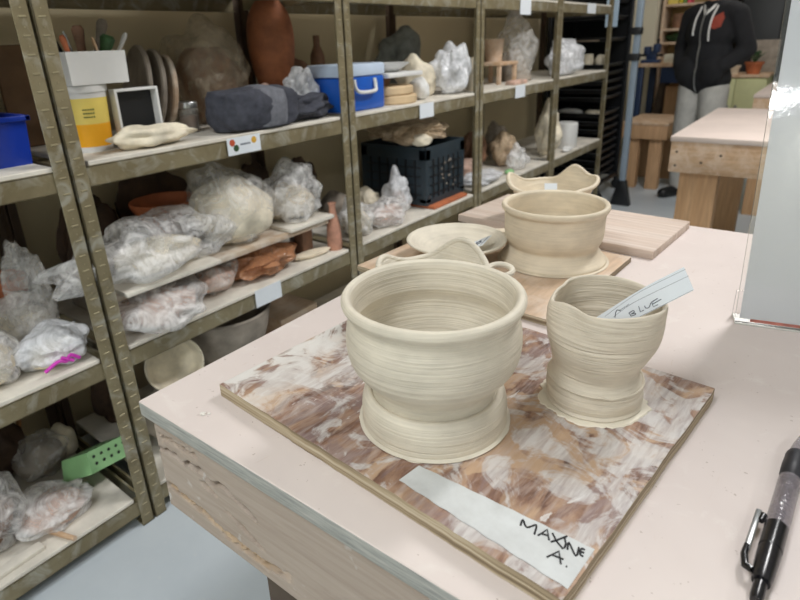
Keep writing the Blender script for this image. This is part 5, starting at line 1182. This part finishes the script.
    # cuff cut level
tr_ = fused('trousers', bm, trs, per, 0.010, 4)
for s in (-1, 1):
    bm = NB(); ell(bm, (s*0.118, 0.035, 0.052), (0.045, 0.055, 0.050)); capsule(bm, (s*0.118, 0.0, 0.042), (s*0.134, -0.135, 0.036), 0.046, 0.042); 
    o = fused('shoe', bm, plain('black_shoe', (22, 22, 24), 0.5, var=0.1), per, 0.008, 3)
    zmin = min(v.co.z for v in o.data.vertices)
    for v in o.data.vertices: v.co.z = max(v.co.z, 0.001)
# hoodie details lie just on the cloth: found by casting rays onto it
from mathutils.bvhtree import BVHTree
bv = BVHTree.FromPolygons([v.co.copy() for v in hood.data.vertices], [tuple(p.vertices) for p in hood.data.polygons])
def front(x, z, off=0.003):
    h = bv.ray_cast(Vector((x, -1, z)), Vector((0, 1, 0)))
    return (x, (h[0].y if h[0] else -0.12)-off, z)
bm = NB(); tube(bm, [front(0.0, 0.855+0.02*k) for k in range(30)], 0.0055, 8); z_ = obj('zipper', bm, M['steel'], hood); z_['label'] = 'metal front zipper'
for s, ln in ((-1, 0.20), (1, 0.24)):
    bm = NB(); tube(bm, [front(s*0.062, 1.455-ln*k/8, 0.007) for k in range(9)], 0.0065, 8); o = obj('drawstring', bm, M['white_pl'], hood); o['label'] = 'white drawstring'
def patch(name, pts, m, off=0.004, lab=None):
    bm = NB(); P = [front(x, z, off) for x, z in pts]; Bk = [front(x, z, off-0.003) for x, z in pts]
    a = [bm.verts.new(p) for p in P]; b = [bm.verts.new(p) for p in Bk]; cx_ = sum(x for x, z in pts)/len(pts); cz_ = sum(z for x, z in pts)/len(pts); c = bm.verts.new(front(cx_, cz_, off+0.002))
    for k in range(len(a)):
        j = (k+1) % len(a); bm.faces.new((a[k], a[j], c)); bm.faces.new((a[k], b[k], b[j], a[j]))
    o = obj(name, bm, m, hood, smooth=False)
    if lab: o['label'] = lab
patch('chest_logo', [(0.055, 1.31), (0.090, 1.295), (0.125, 1.31), (0.130, 1.37), (0.115, 1.41), (0.085, 1.39), (0.065, 1.375)], plain('brick_red_print', (150, 62, 46), 0.8, var=0.1), lab='brick red chest print')
patch('shirt_collar', [(-0.05, 1.47), (-0.035, 1.465), (-0.002, 1.415), (-0.010, 1.395), (-0.040, 1.44)], M['white_pl'])
patch('shirt_collar', [(0.05, 1.47), (0.035, 1.465), (0.002, 1.415), (0.010, 1.395), (0.040, 1.44)], M['white_pl'])

# ---------------------------------------------------------------- light
def area(name, loc, sx, sy, power, col=(1, 0.97, 0.93)):
    l = bpy.data.lights.new(name, 'AREA'); l.shape = 'RECTANGLE'; l.size = sx; l.size_y = sy; l.energy = power; l.color = col
    o = bpy.data.objects.new(name, l); COL.objects.link(o); o.location = loc; return o
area('ceiling_panel_a', (0.15, 2.5, 2.90), 0.35, 1.25, 55, (1, 0.99, 0.985))
area('ceiling_panel_b', (-0.55, -0.9, 2.90), 0.35, 1.25, 30, (0.95, 0.98, 1.0))
area('ceiling_panel_c', (2.2, 1.0, 2.90), 0.35, 1.25, 12, (0.98, 0.99, 1.0))
area('ceiling_panel_d', (-0.3, 5.6, 2.90), 0.35, 1.25, 15, (1, 0.97, 0.92))
area('added_fill_f', (1.0, -3.6, 2.90), 0.35, 1.25, 66, (0.95, 0.98, 1.0))  # added overhead fill, brightens the sign's sheet from behind the camera
area('ceiling_panel_e', (3.45, -7.85, 2.90), 0.6, 1.25, 110, (0.95, 0.98, 1.0))
w = bpy.data.worlds.new('World'); SC.world = w; w.use_nodes = True
w.node_tree.nodes['Background'].inputs[0].default_value = (0.8, 0.85, 0.9, 1); w.node_tree.nodes['Background'].inputs[1].default_value = 0.05

# ---------------------------------------------------------------- camera
cd = bpy.data.cameras.new('camera'); cam = bpy.data.objects.new('camera', cd); COL.objects.link(cam)
yaw, pitch, roll = -0.670056, 0.349245, -0.0418974
F = Vector((math.sin(yaw)*math.cos(pitch), math.cos(yaw)*math.cos(pitch), -math.sin(pitch)))
Rt = Vector((math.cos(yaw), -math.sin(yaw), 0)); U = Rt.cross(F)
r_ = math.cos(roll)*Rt+math.sin(roll)*U; u_ = -math.sin(roll)*Rt+math.cos(roll)*U
mw = Matrix((( r_.x, u_.x, -F.x, 0), (r_.y, u_.y, -F.y, 0), (r_.z, u_.z, -F.z, 1.28), (0, 0, 0, 1)))
cam.matrix_world = mw
cd.sensor_fit = 'HORIZONTAL'; cd.sensor_width = 36.0; cd.lens = 569.33/800*36
cd.shift_x = (400-385.603)/800; cd.shift_y = -(300-252.611)/800
cd.clip_start = 0.02; cd.clip_end = 50
cd.dof.use_dof = True; cd.dof.focus_distance = 0.72; cd.dof.aperture_fstop = 7.0
SC.camera = cam
SC.view_settings.view_transform = 'Standard'; SC.view_settings.look = 'None'; SC.view_settings.gamma = 1.0
SC.view_settings.exposure = 0.06
